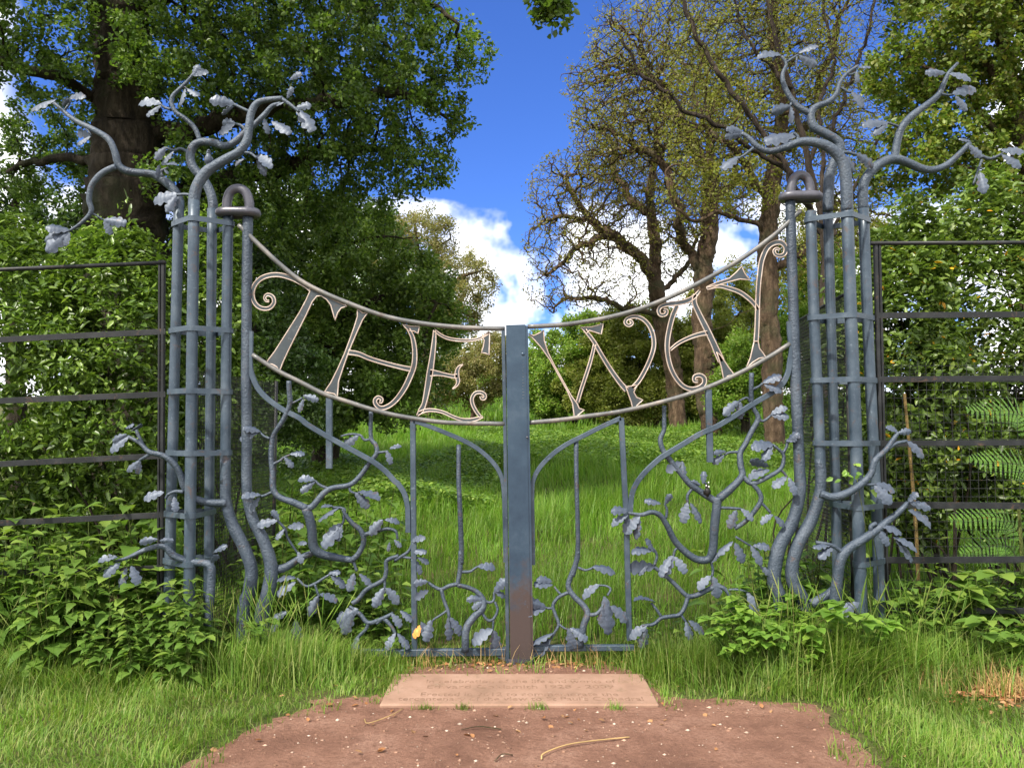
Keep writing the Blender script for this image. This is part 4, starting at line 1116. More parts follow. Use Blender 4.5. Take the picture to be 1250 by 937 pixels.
tree('oak_tree', 'rightmost oak of the three with a pinkish knotted trunk behind the letter Y', [
    [G(946, Yc, -.1), at(940, 440, Yc), at(934, 370, Yc), at(937, 300, Yc), at(944, 230, Yc), at(955, 150, Yc), at(948, 70, Yc), at(940, -30, Yc)],
    [at(937, 285, Yc), at(915, 268, 16.1), at(880, 262, 15.8), at(850, 268, 15.6), at(826, 250, 15.5), at(815, 225, 15.4), at(816, 205, 15.4)],
    [at(936, 330, Yc), at(965, 315, 16.6), at(995, 290, 16.8), at(1020, 250, 17)],
    [at(942, 245, Yc), at(915, 205, 16.2), at(895, 180, 16), at(870, 168, 15.8)],
    [at(950, 190, Yc), at(985, 150, 16.6), at(1010, 100, 16.6), at(1020, 40, 16.6)],
    [at(935, 355, Yc), at(910, 380, 16.1), at(895, 395, 15.9), at(870, 402, 15.8)]],
    [ell(930, 80, 16.4, 120, 95, 1.9), ell(1000, 150, 16.6, 80, 90, 1.5), ell(870, 150, 16, 70, 70, 1.3), ell(850, 230, 15.6, 55, 45, .9, .7), ell(940, -30, 16.4, 140, 80, 1.9), ell(985, 300, 16.8, 50, 70, 1.0, .8), ell(1060, 260, 17, 50, 60, 1.0, .8), ell(905, 220, 16, 60, 50, .9, .7)],
    6500, .14, 2.4, .17, .215, .0085, 34000, .08, 'birch_leaf', 'bark_limb', .2, .034, .5, 'oaks at the far side of the meadow', .36, .70)
# birch with fanned stems nearer on the right
Yd = 11.0
tree('birch_tree', 'slim many-stemmed tree with thin dark twigs fanning up over the right gate', [
    [G(1010, Yd, -.1), at(1008, 420, Yd), at(1004, 320, Yd), at(1000, 250, Yd), at(985, 180, Yd), at(968, 110, Yd), at(945, 30, Yd), at(930, -60, Yd)],
    [at(1002, 285, Yd), at(960, 210, 10.8), at(905, 130, 10.6), at(860, 70, 10.5), at(830, 10, 10.4), at(800, -60, 10.4)],
    [at(960, 210, 10.8), at(890, 165, 10.5), at(830, 130, 10.4), at(780, 80, 10.3), at(745, 30, 10.3)],
    [at(1000, 250, Yd), at(1020, 170, 11), at(1046, 90, 11), at(1062, 20, 11), at(1090, -60, 11)],
    [at(990, 200, Yd), at(1010, 120, 11.2), at(1015, 40, 11.3), at(1005, -50, 11.3)],
    [at(1004, 320, Yd), at(1060, 210, 11.2), at(1110, 130, 11.4), at(1160, 70, 11.5)],
    [at(968, 110, Yd), at(920, 60, 10.9), at(890, -10, 10.9)]],
    [ell(785, 60, 10.4, 80, 85, .8, 1.3), ell(740, 110, 10.4, 48, 70, .6, 1.1), ell(880, 30, 10.6, 90, 80, .9), ell(980, 40, 11, 90, 80, .9), ell(1080, 60, 11.3, 90, 100, 1.0), ell(860, 150, 10.5, 70, 50, .7, .8), ell(900, -80, 10.8, 200, 80, 1.4, .7), ell(1030, 160, 11.2, 70, 70, .8, .8)],
    8000, .09, 1.8, .10, .075, .0026, 11000, .036, 'birch_leaf', 'bark_twig', .10, .008, .3, None, .3, .55, droop=.3)
tree('maple_tree', 'bright yellow-green leafy tree at the upper right with reddish limbs', [
    [G(1262, 9.0, -.1), at(1258, 380, 9), at(1250, 230, 9), at(1232, 140, 9), at(1215, 40, 9), at(1205, -80, 9)],
    [at(1252, 240, 9), at(1215, 160, 8.8), at(1160, 110, 8.8), at(1110, 70, 8.9)],
    [at(1250, 260, 9), at(1190, 215, 8.9), at(1130, 190, 9.0), at(1090, 180, 9.1)],
    [at(1256, 280, 9), at(1310, 170, 9), at(1350, 60, 9)],
    [at(1230, 130, 9), at(1190, 40, 8.8), at(1150, -40, 8.8)]],
    [ell(1150, 70, 8.9, 95, 80, .9), ell(1220, 30, 8.9, 90, 100, 1.0), ell(1120, 190, 9.0, 75, 60, .7, .8), ell(1210, 190, 9.1, 70, 80, .8, .9), ell(1330, 60, 9, 110, 160, 1.1), ell(1180, -80, 9, 160, 90, 1.2)],
    3600, .11, 1.7, .15, .14, .0032, 80000, .058, 'maple_leaf', 'bark_warm', .13, .014, .8, None, .35, .5, six=True, wid=.65)
# bushes and trees closing the view beyond the meadow
for (nm, lb, ct, px, Y, E, mt, n, sz) in (
    ('hawthorn_bush', 'bright green hawthorn bush just right of the closing plate', 'bush', 700, 27, [(695, 450, 62, 62, 1.5), (665, 470, 42, 46, 1.2), (735, 425, 55, 52, 1.3)], 'thorn_leaf', 60000, .11),
    ('hawthorn_bush', 'broad olive green bush behind the letter W', 'bush', 775, 26, [(780, 425, 70, 62, 1.6), (760, 470, 85, 42, 1.4), (820, 440, 50, 60, 1.2)], 'olive_leaf', 70000, .11),
    ('hawthorn_bush', 'olive bush between the trunks behind the letter A', 'bush', 895, 25, [(890, 440, 60, 70, 1.4), (850, 465, 55, 45, 1.2), (905, 380, 40, 60, 1.0)], 'olive_leaf', 40000, .11),
    ('hawthorn_bush', 'leafy bush between the right oak trunk and the right pier', 'bush', 990, 19, [(985, 430, 55, 70, 1.1), (1010, 360, 50, 80, 1.0)], 'thorn_leaf', 40000, .09),
    ('understorey_bush', 'light green bush filling the gap between the leftmost and middle oak trunks', 'bush', 845, 27, [(845, 455, 30, 60, 1.0), (838, 485, 40, 30, 1.0)], 'thorn_leaf', 22000, .10),
    ('understorey_bush', 'light green bush between the middle and rightmost oak trunks', 'bush', 905, 20, [(903, 450, 26, 55, .9), (898, 482, 34, 30, .9)], 'thorn_leaf', 22000, .085),
    ('understorey_bush', 'low olive shrub at the foot of the leftmost right oak', 'bush', 800, 25, [(795, 485, 34, 26, .9), (760, 488, 40, 22, .9)], 'olive_leaf', 18000, .09),
    ('far_tree', 'small hazy green tree far behind beside the closing plate', 'tree', 655, 55, [(650, 450, 30, 32, 2.0), (620, 466, 40, 26, 2.0)], 'thorn_leaf', 9000, .18),
    ('far_tree', 'brownish far tree left of the closing plate under the cloud', 'tree', 610, 58, [(605, 436, 36, 36, 2.4), (575, 450, 40, 32, 2.4)], 'pale_leaf', 9000, .18),
    ('far_tree', 'dark far tree deep behind the dense oak on the left', 'tree', 470, 40, [(460, 400, 120, 90, 2.4), (380, 420, 120, 80, 2.4)], 'oak_leaf', 24000, .2),
    ('far_tree', 'tall far tree showing between the right oak trunks', 'tree', 920, 45, [(920, 390, 110, 80, 3.0), (1010, 330, 90, 110, 3.0)], 'birch_leaf', 40000, .18)):
    g = G(px, Y, -.1)
    tree(nm, lb, [[g, g + [0.1, 0, .8], at(E[0][0], E[0][1], Y)]], [ell(e[0], e[1], Y, e[2], e[3], e[4]) for e in E], 700, .3 if Y < 35 else .6, 8, .4 if Y < 35 else .8, .12, .008, n, sz, mt, 'bark_dark', .3 if Y < 35 else .6, .05, .6, None, .35, .35, cat=ct)

# hedges beside the gate
def shrub(name, label, cat, foot, E, nleaf, lsize, mat, nstem=9, group=None, wid=.42, yellow=0, up=.7, cut=None, shell=.72, bark='bark_dark', front=.5):
    root = empty(name, foot, label, cat, group)
    P = in_ellipsoids(E, int(nleaf * 1.7), shell)
    # ragged outline: push the surface in and out, and thin it where the noise is low
    f = np.sin(P[:, 0] * 7.1 + P[:, 2] * 4.3) + np.sin(P[:, 2] * 8.7 - P[:, 1] * 5.1 + 1.7) + np.sin(P[:, 0] * 13 - P[:, 2] * 11 + P[:, 1] * 9)
    keep = f + rng.normal(0, 1.0, len(P)) > -.55
    P = P[keep][:nleaf]
    P = P + rand_unit(len(P)) * .05
    P = P[P[:, 2] > gz(P[:, 0], P[:, 1]) + .03]
    if cut is not None: P = P[~cut(P)]
    cen = np.mean([e[0] for e in E], 0)
    out = (P - cen); out /= np.linalg.norm(out, axis=1, keepdims=True) + 1e-6
    # leaves sit in rosettes at shoot ends
    k = len(P) // 4
    tip = P[:k]
    pts = np.repeat(tip, 4, 0) + rand_unit(4 * k) * lsize * .45
    oo = np.repeat(out[:k], 4, 0)
    # young shoots stand out of the surface, leaves strung along them
    ns = max(20, k // 45)
    si = rng.choice(k, ns)
    sdir = out[si] * .8 + np.array([0, -.25, .75]) + rng.normal(0, .35, (ns, 3)); sdir /= np.linalg.norm(sdir, axis=1, keepdims=True)
    sl = rng.uniform(.08, .30, (ns, 1))
    sp_ = np.concatenate([tip[si] + sdir * sl * u + rand_unit(ns) * lsize * .25 for u in np.linspace(.15, 1, 9)])
    if cut is not None: sp_ = sp_[~cut(sp_)]
    so2 = np.zeros_like(sp_) + np.array([0, -.3, .2])
    pts = np.concatenate([pts, sp_]); oo = np.concatenate([oo, so2])
    V, Q = leaf_cards(pts, lsize * np.clip(rng.lognormal(-.08, .32, len(pts)), .45, 1.7), wid, up, oo * front, six=True)
    mats = [M[mat]]; mi = None
    if yellow:
        mats.append(M['yellow_leaf'])
        pick = np.zeros(len(pts), int); pick[rng.random(len(pts)) < yellow] = 1
        mi = np.concatenate([pick, pick])
    obj('foliage', V, Q, mats, root, smooth=False, mat_idx=mi)
    st = MB()
    foot = np.asarray(foot, float)
    for i in range(nstem):
        t = tip[rng.integers(len(tip))]
        b = foot + [random.uniform(-.35, .35), random.uniform(-.1, .2), 0]
        b[2] = float(gz(b[0], b[1])) - .05
        m = (b + t) / 2 + rng.normal(0, .12, 3)
        st.add(*tube_geo(catmull(np.array([b, m, t]), 5), np.linspace(.014, .004, 11), 5))
    st.build('stem', M[bark], root)
    return root
hl = lambda P: P[:, 1] < 5.35
HB = 'hedge bushes behind the left fence'
shrub('laurel_bush', 'glossy bush behind the left fence at the edge of the photo', 'bush', (-4.4, 6.5, 0), [ell(10, 470, 6.5, 105, 215, .7), ell(30, 310, 6.6, 85, 85, .55), ell(-60, 450, 6.6, 90, 190, .6), ell(20, 640, 6.2, 110, 90, .5)], 24000, .058, 'laurel_leaf', 12, HB, cut=hl)
shrub('laurel_bush', 'glossy bush behind the left fence next to the left pier', 'bush', (-3.3, 6.5, 0), [ell(140, 470, 6.5, 95, 205, .65), ell(150, 310, 6.6, 80, 78, .5), ell(195, 500, 6.5, 60, 180, .5), ell(150, 640, 6.2, 100, 90, .5)], 24000, .058, 'laurel_leaf', 12, HB, cut=hl)
shrub('laurel_bush', 'shaded glossy bush directly behind the bundled pipes of the left pier', 'bush', (-2.6, 7.0, 0), [ell(255, 450, 7.0, 55, 200, .5), ell(290, 500, 7.2, 45, 140, .4), ell(265, 640, 6.6, 60, 80, .4)], 16000, .058, 'laurel_leaf', 8, HB, cut=hl)
shrub('laurel_bush', 'dark hedge bush far left outside the fence corner', 'bush', (-5.6, 6.6, 0), [ell(-180, 480, 6.6, 90, 230, .6)], 8000, .075, 'laurel_leaf', 8, HB, cut=hl)
HR = 'hollies behind the right fence'
shrub('holly_bush', 'holly bush speckled with yellow leaves behind the right fence', 'bush', (3.3, 6.2, 0), [ell(1110, 450, 6.2, 56, 220, .45), ell(1100, 290, 6.5, 55, 100, .4), ell(1150, 500, 6.1, 56, 180, .4), ell(1120, 660, 6.0, 70, 80, .4)], 24000, .058, 'hedge_right_leaf', 14, HR, yellow=.014, cut=hl)
shrub('holly_bush', 'tall pale-leaved holly at the right edge of the photo', 'bush', (4.3, 6.4, 0), [ell(1205, 430, 6.4, 80, 230, .5), ell(1190, 270, 6.6, 80, 95, .45), ell(1270, 450, 6.4, 60, 240, .5), ell(1220, 650, 6.1, 80, 90, .4)], 27000, .058, 'hedge_right_leaf', 14, HR, yellow=.012, cut=hl)
shrub('holly_bush', 'holly beyond the right edge of the fence', 'bush', (5.4, 6.6, 0), [ell(1370, 460, 6.6, 80, 240, .5)], 8000, .065, 'hedge_right_leaf', 8, HR, cut=hl)
shrub('holly_bush', 'shaded bush behind the wire mesh of the right pier', 'bush', (2.75, 7.4, 0), [ell(1035, 500, 7.4, 36, 170, .35), ell(1075, 430, 7.4, 34, 200, .35)], 9000, .058, 'hedge_right_leaf', 6, HR, cut=hl)
# tan cane stems at the right
for px0, px1 in ((1105, 1112), ):
    pass
# ------------------------------------------------------------------ ground, path, slab
def ground_mat():
    m, nt, out = newmat('soil')
    n1 = noise(nt, 1.3, 5, .6); n2 = noise(nt, 26, 5, .7)
    c = ramp(nt, n1, [(.35, (.045, .065, .016)), (.5, (.06, .085, .02)), (.65, (.09, .075, .035))])
    c = mixc(nt, ramp(nt, n2, [(.45, (0, 0, 0)), (.7, (.6, .6, .6))]), c, (.11, .075, .045))
    principled(nt, out, c, .95, 0, .1, bump(nt, n2, .8, .03))
    return m
def path_mat():
    m, nt, out = newmat('red_earth')
    n1 = noise(nt, 2.2, 6, .65); n2 = noise(nt, 48, 8, .82); n3 = noise(nt, 11, 6, .7)
    c = ramp(nt, n1, [(.32, (.21, .105, .072)), (.5, (.345, .182, .126)), (.66, (.44, .25, .18))])
    c = mixc(nt, ramp(nt, n2, [(.35, (.75, .75, .75)), (.55, (0, 0, 0))]), c, (.19, .095, .064))
    c = mixc(nt, ramp(nt, n2, [(.64, (0, 0, 0)), (.75, (.8, .8, .8))]), c, (.40, .27, .20))
    c = mixc(nt, ramp(nt, n3, [(.52, (0, 0, 0)), (.66, (.75, .75, .75))]), c, (.21, .105, .072))
    add = nt.nodes.new('ShaderNodeMath'); add.operation = 'ADD'
    nt.links.new(n2, add.inputs[0]); nt.links.new(n3, add.inputs[1])
    principled(nt, out, c, .9, 0, .2, bump(nt, add.outputs[0], 1.0, .035))
    return m
def stone_mat():
    m, nt, out = newmat('sandstone')
    n1 = noise(nt, 4, 6, .6); n2 = noise(nt, 150, 4, .7)
    c = ramp(nt, n1, [(.3, (.20, .122, .085)), (.5, (.265, .162, .115)), (.7, (.315, .20, .148))])
    c = mixc(nt, ramp(nt, n2, [(.5, (0, 0, 0)), (.8, (.5, .5, .5))]), c, (.2, .11, .08))
    n3 = noise(nt, 11, 6, .75)
    c = mixc(nt, ramp(nt, n3, [(.54, (0, 0, 0)), (.68, (.6, .6, .6))]), c, (.15, .10, .06))
    n4 = noise(nt, 28, 5, .7)
    c = mixc(nt, ramp(nt, n4, [(.66, (0, 0, 0)), (.72, (.6, .6, .6))]), c, (.42, .36, .28))
    principled(nt, out, c, .85, 0, .25, bump(nt, n3, .5, .006))
    return m
M['soil'] = ground_mat(); M['path'] = path_mat(); M['stone'] = stone_mat()
m_, nt_, out_ = newmat('worn_engraving')
principled(nt_, out_, ramp(nt_, noise(nt_, 35, 5, .7), [(.35, (.15, .092, .064)), (.5, (.20, .122, .086)), (.62, (.27, .165, .117))]), .9, 0, .1)
M['engraved'] = m_
M['pebble'] = leaf_mat('pebbles', [(.16, .085, .055), (.24, .135, .09), (.32, .21, .15), (.46, .38, .31)], .8, .0, .3, 8)
M['litter'] = leaf_mat('leaf_litter', [(.22, .09, .035), (.30, .14, .06), (.38, .22, .11), (.16, .08, .04)], .75, .15, .2, 6)

xs = np.concatenate([np.linspace(-400, -12, 24), np.linspace(-11, 11, 90), np.linspace(12, 400, 24)])
ys = np.concatenate([np.linspace(-60, 2, 10), np.linspace(2.3, 30, 110), np.linspace(31, 70, 24), np.linspace(80, 500, 20)])
X, Yg = np.meshgrid(xs, ys)
Z = gz(X, Yg) + np.where((Yg > 2) & (Yg < 40), .012 * np.sin(X * 3.1 + 1) * np.sin(Yg * 2.7), 0) - .014
ny, nx = X.shape
idx = np.arange(ny * nx).reshape(ny, nx)
Q = np.stack([idx[:-1, :-1], idx[:-1, 1:], idx[1:, 1:], idx[1:, :-1]], -1).reshape(-1, 4)
go = obj('ground', np.stack([X, Yg, Z], -1).reshape(-1, 3), Q, M['soil']); go['kind'] = 'structure'

# the red earth path, ragged edge
pp = [(60, 1010), (215, 937), (268, 915), (300, 893), (345, 876), (378, 862), (388, 853), (430, 852), (470, 846), (482, 826), (505, 815), (560, 811), (625, 809), (700, 811), (765, 816), (800, 836), (815, 850), (860, 853), (930, 856), (990, 860), (1012, 872), (1012, 886), (1040, 898), (1055, 915), (1075, 937), (1180, 1010)]
edge = np.array([on_ground(*p)[:2] for p in pp])
edge = catmull(edge, 5)
edge = edge + rng.normal(0, .012, edge.shape)
near = np.array([(edge[-1][0] + .4, 1.0), (edge[-1][0] + .6, -8), (edge[0][0] - .6, -8), (edge[0][0] - .4, 1.0)])
poly2 = np.vstack([edge, near])
import bmesh
bm = bmesh.new()
vs = [bm.verts.new((p[0], p[1], .004)) for p in poly2]
f = bm.faces.new(vs)
bmesh.ops.triangulate(bm, faces=[f])
me = bpy.data.meshes.new('path'); bm.to_mesh(me); bm.free()
me.materials.append(M['path'])
po_ = bpy.data.objects.new('path', me); COL.objects.link(po_); po_['kind'] = 'structure'

def inside(P, poly):
    x, y = P[:, 0], P[:, 1]
    r = np.zeros(len(P), bool)
    n = len(poly)
    j = n - 1
    for i in range(n):
        xi, yi = poly[i]; xj, yj = poly[j]
        c = ((yi > y) != (yj > y)) & (x < (xj - xi) * (y - yi) / (yj - yi + 1e-12) + xi)
        r ^= c; j = i
    return r

# inscribed sandstone slab
zt = .022
sa, sb, sc_, sd = on_ground(463, 859, zt), on_ground(805, 859, zt), on_ground(772, 821.5, zt), on_ground(498, 821.5, zt)
x0, x1 = sa[0], sb[0]; yf, yb = sa[1], sc_[1]
V, Fc = box_geo(((x0 + x1) / 2, (yf + yb) / 2, zt - .05), (x1 - x0, yb - yf, .1))
slab_o = obj('stone_slab', V, Fc, M['stone'], smooth=False)
tag(slab_o, 'reddish sandstone slab with four engraved lines set in the earth before the gate', 'stone slab')
def engrave(text, pxa, pxb, py, size):
    cu = bpy.data.curves.new('lettering', 'FONT')
    cu.body = text; cu.size = size; cu.align_x = 'CENTER'; cu.extrude = .0004; cu.resolution_u = 2
    o = bpy.data.objects.new('tmp', cu); COL.objects.link(o)
    dg = bpy.context.evaluated_depsgraph_get()
    me = bpy.data.meshes.new_from_object(o.evaluated_get(dg))
    bpy.data.objects.remove(o)
    co = np.empty(len(me.vertices) * 3); me.vertices.foreach_get('co', co); co = co.reshape(-1, 3)
    a, b = on_ground(pxa, py, zt), on_ground(pxb, py, zt)
    w = co[:, 0].max() - co[:, 0].min()
    co[:, 0] = (co[:, 0] - co[:, 0].min()) / w * (b[0] - a[0]) + a[0]
    co[:, 1] += a[1]; co[:, 2] += zt + .0006
    me.vertices.foreach_set('co', co.ravel()); me.update()
    me.materials.append(M['engraved'])
    t = bpy.data.objects.new('lettering', me); COL.objects.link(t); t.parent = slab_o
    t['label'] = 'line of engraved capitals and small letters'
engrave('In celebration of the life and works of', 520, 752, 833, .085)
engrave('Edward Goldsmith 1928 - 2009', 521, 750, 839.6, .085)
engrave('Erected in 2012 to commemorate the', 513, 755, 849, .085)
engrave('tercentenary of the view to St Paul\'s Cathedral', 485, 786, 854.6, .085)

# ---- grass
def blades(P, hgt, wdt, lean=.5, seg=3, dirbias=None):
    """bent grass blades: P (n,3) roots"""
    n = len(P)
    az = rng.uniform(0, 2 * PI, n)
    flow = 3 * np.sin(P[:, 0] * 2.9 + 1.3 * np.sin(P[:, 1] * 3.7)) + 2 * np.sin(P[:, 1] * 5.3 + P[:, 0] * 1.7)
    az = np.where(rng.random(n) < .55, flow + rng.normal(0, .6, n), az)
    d = np.stack([np.cos(az), np.sin(az), np.zeros(n)], 1)
    s = np.stack([-np.sin(az + rng.uniform(-.6, .6, n)), np.cos(az), np.zeros(n)], 1)
    s /= np.linalg.norm(s, axis=1, keepdims=True)
    ln = (rng.random(n) ** 1.3 * lean + .06)[:, None]
    h = np.broadcast_to(hgt, (n,))[:, None]; w = np.broadcast_to(wdt, (n,))[:, None] / 2
    rows = []
    for k in range(seg + 1):
        u = k / seg
        c = P + np.array([0, 0, 1]) * h * (u - .28 * ln * u * u) + d * h * ln * u ** 2
        ww = w * (1 - .85 * u ** 1.6)
        rows += [c - s * ww, c + s * ww]
    V = np.stack(rows, 1).reshape(-1, 3)
    base = np.arange(n)[:, None] * (2 * (seg + 1))
    Q = np.concatenate([base + [2 * k, 2 * k + 1, 2 * k + 3, 2 * k + 2] for k in range(seg)], 0)
    return V, Q

def patch(P):
    return np.sin(P[:, 0] * 2.3 + 1.1) * np.sin(P[:, 1] * 3.1) + .6 * np.sin(P[:, 0] * 5.7 - P[:, 1] * 4.3)

slab_poly = np.array([(x0, yf), (x1, yf), (sc_[0] - .02, yb), (sd[0] + .02, yb)])
tree_edge = edge
def edge_dist(P):
    d = np.full(len(P), 1e9)
    for k in range(0, len(edge), 24):
        e = edge[k:k + 24]
        d = np.minimum(d, np.linalg.norm(P[:, None, :2] - e[None], axis=2).min(1))
    return d
# short turf in front of the gate
n = 150000
P = np.stack([rng.uniform(-4.6, 4.6, n), rng.uniform(1.6, 5.15, n), np.zeros(n)], 1)
ins = inside(P, poly2)
de = edge_dist(P)
rag = .05 + .10 * np.clip(np.sin(P[:, 0] * 17 + P[:, 1] * 9) + np.sin(P[:, 0] * 7 - P[:, 1] * 13), 0, 2)
P = P[((~ins) & ((de > .06) | (rng.random(n) < .35))) | (ins & (de < rag) & (rng.random(n) < .30))]
P = P[~inside(P, slab_poly)]
bare = (P[:, 0] > 2.4) & (P[:, 1] > 4.0) & (P[:, 1] < 4.75) & (P[:, 0] + .2 * np.sin(P[:, 1] * 9) > 2.6)
P = P[~(bare & (rng.random(len(P)) < .95))]
ed = edge_dist(P)
pt = patch(P)
h = (.036 + .045 * rng.random(len(P)) + .03 * np.clip(pt, -1, 1) + .07 * np.clip((P[:, 1] - 4.15) / .8, 0, 1) * rng.random(len(P))) * (.55 + .45 * np.clip(ed / .18, 0, 1))
P[:, 2] = -.004
V, Q = blades(P, np.clip(h, .025, .3), rng.uniform(.003, .0075, len(P)), 1.15)
go = obj('grass', V, Q, M['grass'], smooth=False); tag(go, 'short green turf either side of the earth path', 'grass', kind='stuff')
# long seeding grass around the foot of the gate
cl = []
for (px, Y, r, k, hh) in ((330, 4.75, .30, 1300, .34), (390, 4.85, .25, 900, .26), (440, 4.9, .22, 700, .20), (290, 4.75, .25, 800, .30), (30, 4.75, .4, 1300, .30), (110, 4.6, .4, 1200, .2), (840, 4.85, .28, 1200, .26), (780, 4.92, .14, 420, .16),
                          (900, 4.7, .3, 1400, .30), (980, 4.72, .30, 1700, .42), (1030, 4.68, .26, 1500, .46), (1090, 4.65, .3, 1500, .40), (1150, 4.7, .28, 900, .36), (1060, 4.45, .3, 1100, .2), (540, 4.96, .12, 120, .10), (725, 4.97, .1, 110, .10), (480, 4.94, .12, 260, .13), (488, 4.72, .05, 260, .10), (792, 4.70, .05, 260, .10), (476, 4.55, .05, 120, .06), (803, 4.5, .05, 120, .06), (600, 4.86, .3, 90, .08), (-80, 4.7, .4, 900, .3), (1250, 4.85, .3, 500, .3), (940, 4.55, .25, 800, .2)):
    x = (px - 625) * pxm(Y)
    q = np.stack([x + rng.normal(0, r * .6, k), Y + rng.normal(0, .12, k), np.full(k, -.005)], 1)
    cl.append((q, hh * rng.uniform(.45, 1.15, k)))
P = np.concatenate([c[0] for c in cl]); h = np.concatenate([c[1] for c in cl]) * .85
ok = (P[:, 1] < 5.2); P = P[ok]; h = h[ok]
V, Q = blades(P, h, rng.uniform(.003, .008, len(P)), 1.0, 4)
lo = obj('long_grass', V, Q, M['grass'], smooth=False); tag(lo, 'long unmown grass around the foot of the gate and piers', 'grass', kind='stuff')
# dry straw clumps
q = []
for (px, Y, r, k) in ((1085, 4.55, .12, 260), (1110, 4.5, .10, 160), (1200, 4.6, .22, 420), (700, 4.96, .25, 120), (560, 4.95, .25, 90), (1010, 4.6, .2, 120), (1235, 4.4, .16, 260)):
    x = (px - 625) * pxm(Y)
    q.append(np.stack([x + rng.normal(0, r, k), Y + rng.normal(0, .06, k), np.full(k, -.003)], 1))
P = np.concatenate(q); P = P[~inside(P, slab_poly)]
V, Q = blades(P, rng.uniform(.05, .2, len(P)), .004, 1.2)
so = obj('dry_grass', V, Q, M['straw'], smooth=False); tag(so, 'dead straw-coloured grass at the foot of the gate and right verge', 'dry grass', kind='stuff')
# grass heads: thin seed stalks standing above
k = 260
px = rng.choice([330, 360, 300, 930, 980, 1030, 1090, 60, 20, 1140], k) + rng.normal(0, 22, k); Yk = 4.75 + rng.normal(0, .1, k)
mb = []; Fq = []; off = 0
for i in range(k):
    b = np.array([(px[i] - 625) * pxm(Yk[i]), Yk[i], 0]); hh = random.uniform(.35, .62)
    d = rng.normal(0, .14, 2)
    t = b + [d[0], d[1], hh]; m_ = (b + t) / 2 + [-d[0] * .15, -d[1] * .15, .03]
    L_ = catmull(np.array([b, m_, t]), 5)
    V, Fc = tube_geo(L_, np.interp(np.linspace(0, 1, 11), [0, .7, .8, .95, 1], [.0012, .001, .0035, .003, .0005]), 4, cap=False)
    mb.append(V); Fq.append(np.array(Fc) + off); off += len(V)
go2 = obj('grass_heads', np.concatenate(mb), np.concatenate(Fq), M['grass'], smooth=False); tag(go2, 'thin seeding grass stalks by the piers', 'grass', kind='stuff')

# meadow behind the gate
def meadow(name, n, y0, y1, xa, xb, hgt, wdt, mat, label, xf=None, dens=None, lean=.5, seg=3):
    u = rng.random(n)
    y = y0 + (y1 - y0) * u ** .9
    x = xa + (xb - xa) * rng.random(n)
    x = x * (y / y1 * .55 + .45)
    P = np.stack([x, y, np.zeros(n)], 1)
    if dens is not None: P = P[dens(P)]
    P[:, 2] = gz(P[:, 0], P[:, 1]) - .02
    s = .75 + .35 * np.clip(patch(P * .45), -1, 1)
    sc = np.clip(P[:, 1] / 8, .8, 3)
    V, Q = blades(P, hgt * s * rng.uniform(.55, 1.2, len(P)), wdt * sc, lean, seg)
    o = obj(name, V, Q, M[mat], smooth=False)
    return tag(o, label, 'grass', kind='stuff')
meadow('meadow_grass', 130000, 5.2, 24, -8.5, 10, .40, .0075, 'meadow', 'tall sunlit meadow grass beyond the gate', lean=.95)
meadow('far_meadow', 50000, 20, 60, -26, 30, .5, .02, 'meadow', 'meadow grass running to the far trees', seg=2)

# leafy undergrowth bands before the trees
def undergrowth(name, label, n, size, fn, mat, hmax):
    P = fn(n)
    P[:, 2] = gz(P[:, 0], P[:, 1]) + (1 - rng.random(len(P)) ** 2) * hmax * (.7 + .3 * np.sin(P[:, 0] * 1.9 + P[:, 1]))
    V, Q = leaf_cards(P, size * rng.uniform(.6, 1.2, len(P)), .55, 1.6, droop=.3)
    return tag(obj(name, V, Q, M[mat], smooth=False), label, 'undergrowth', kind='stuff')
undergrowth('undergrowth', 'dark leafy undergrowth beneath the trees left of the meadow', 46000, .08, lambda n: np.stack([rng.uniform(-6.2, -.25, n), rng.uniform(10.5, 16, n), np.zeros(n)], 1), 'herb_leaf', .40)
undergrowth('undergrowth', 'bright leafy undergrowth at the far right edge of the meadow', 52000, .09, lambda n: np.stack([rng.uniform(-1.0, 8.5, n), rng.uniform(14.5, 22, n), np.zeros(n)], 1), 'herb_leaf', .5)

# ---- individual herbs
def nettle_mesh(h, pairs, lsz, wid=.55):
    """one stem with opposite pairs of toothed leaves; verts about its foot"""
    bend = rng.normal(0, .10, 2)
    tt = np.linspace(0, 1, 7)
    L_ = np.stack([bend[0] * tt ** 2 * h, bend[1] * tt ** 2 * h, tt * h], 1)
    sv, sf = tube_geo(L_, np.linspace(.0035, .0015, 7), 5, twist0=(1, 0, 0))
    lv = []; lf = []; off = 0
    for i in range(pairs):
        u = .22 + .78 * i / max(1, pairs - 1)
        c = np.array([np.interp(u, tt, L_[:, k]) for k in range(3)])
        a0 = i * PI / 2 + random.uniform(-.5, .5)
        ls = lsz * (1.1 - .55 * u) * random.uniform(.8, 1.15)
        for s in (0, PI):
            a = np.array([math.cos(a0 + s), math.sin(a0 + s), random.uniform(-.15, .35)]); a /= np.linalg.norm(a)
            sd = np.array([-math.sin(a0 + s), math.cos(a0 + s), random.uniform(-.2, .2)])
            up_ = np.cross(a, sd)
            rows = []
            for k in range(7):
                v = k / 6
                w = ls * wid * .5 * math.sin(PI * min(1, v ** .62 + .02)) * (1 + .10 * (-1) ** k)
                cc = c + a * (ls * (.18 + v)) - np.array([0, 0, 1]) * ls * .38 * v * v
                rows += [cc - sd * w + up_ * w * .25, cc, cc + sd * w + up_ * w * .25]
            lv += rows
            for k in range(6):
                b = off + k * 3
                lf += [[b, b + 1, b + 4, b + 3], [b + 1, b + 2, b + 5, b + 4]]
            off += 21
    return (sv, sf), (np.array(lv), lf)

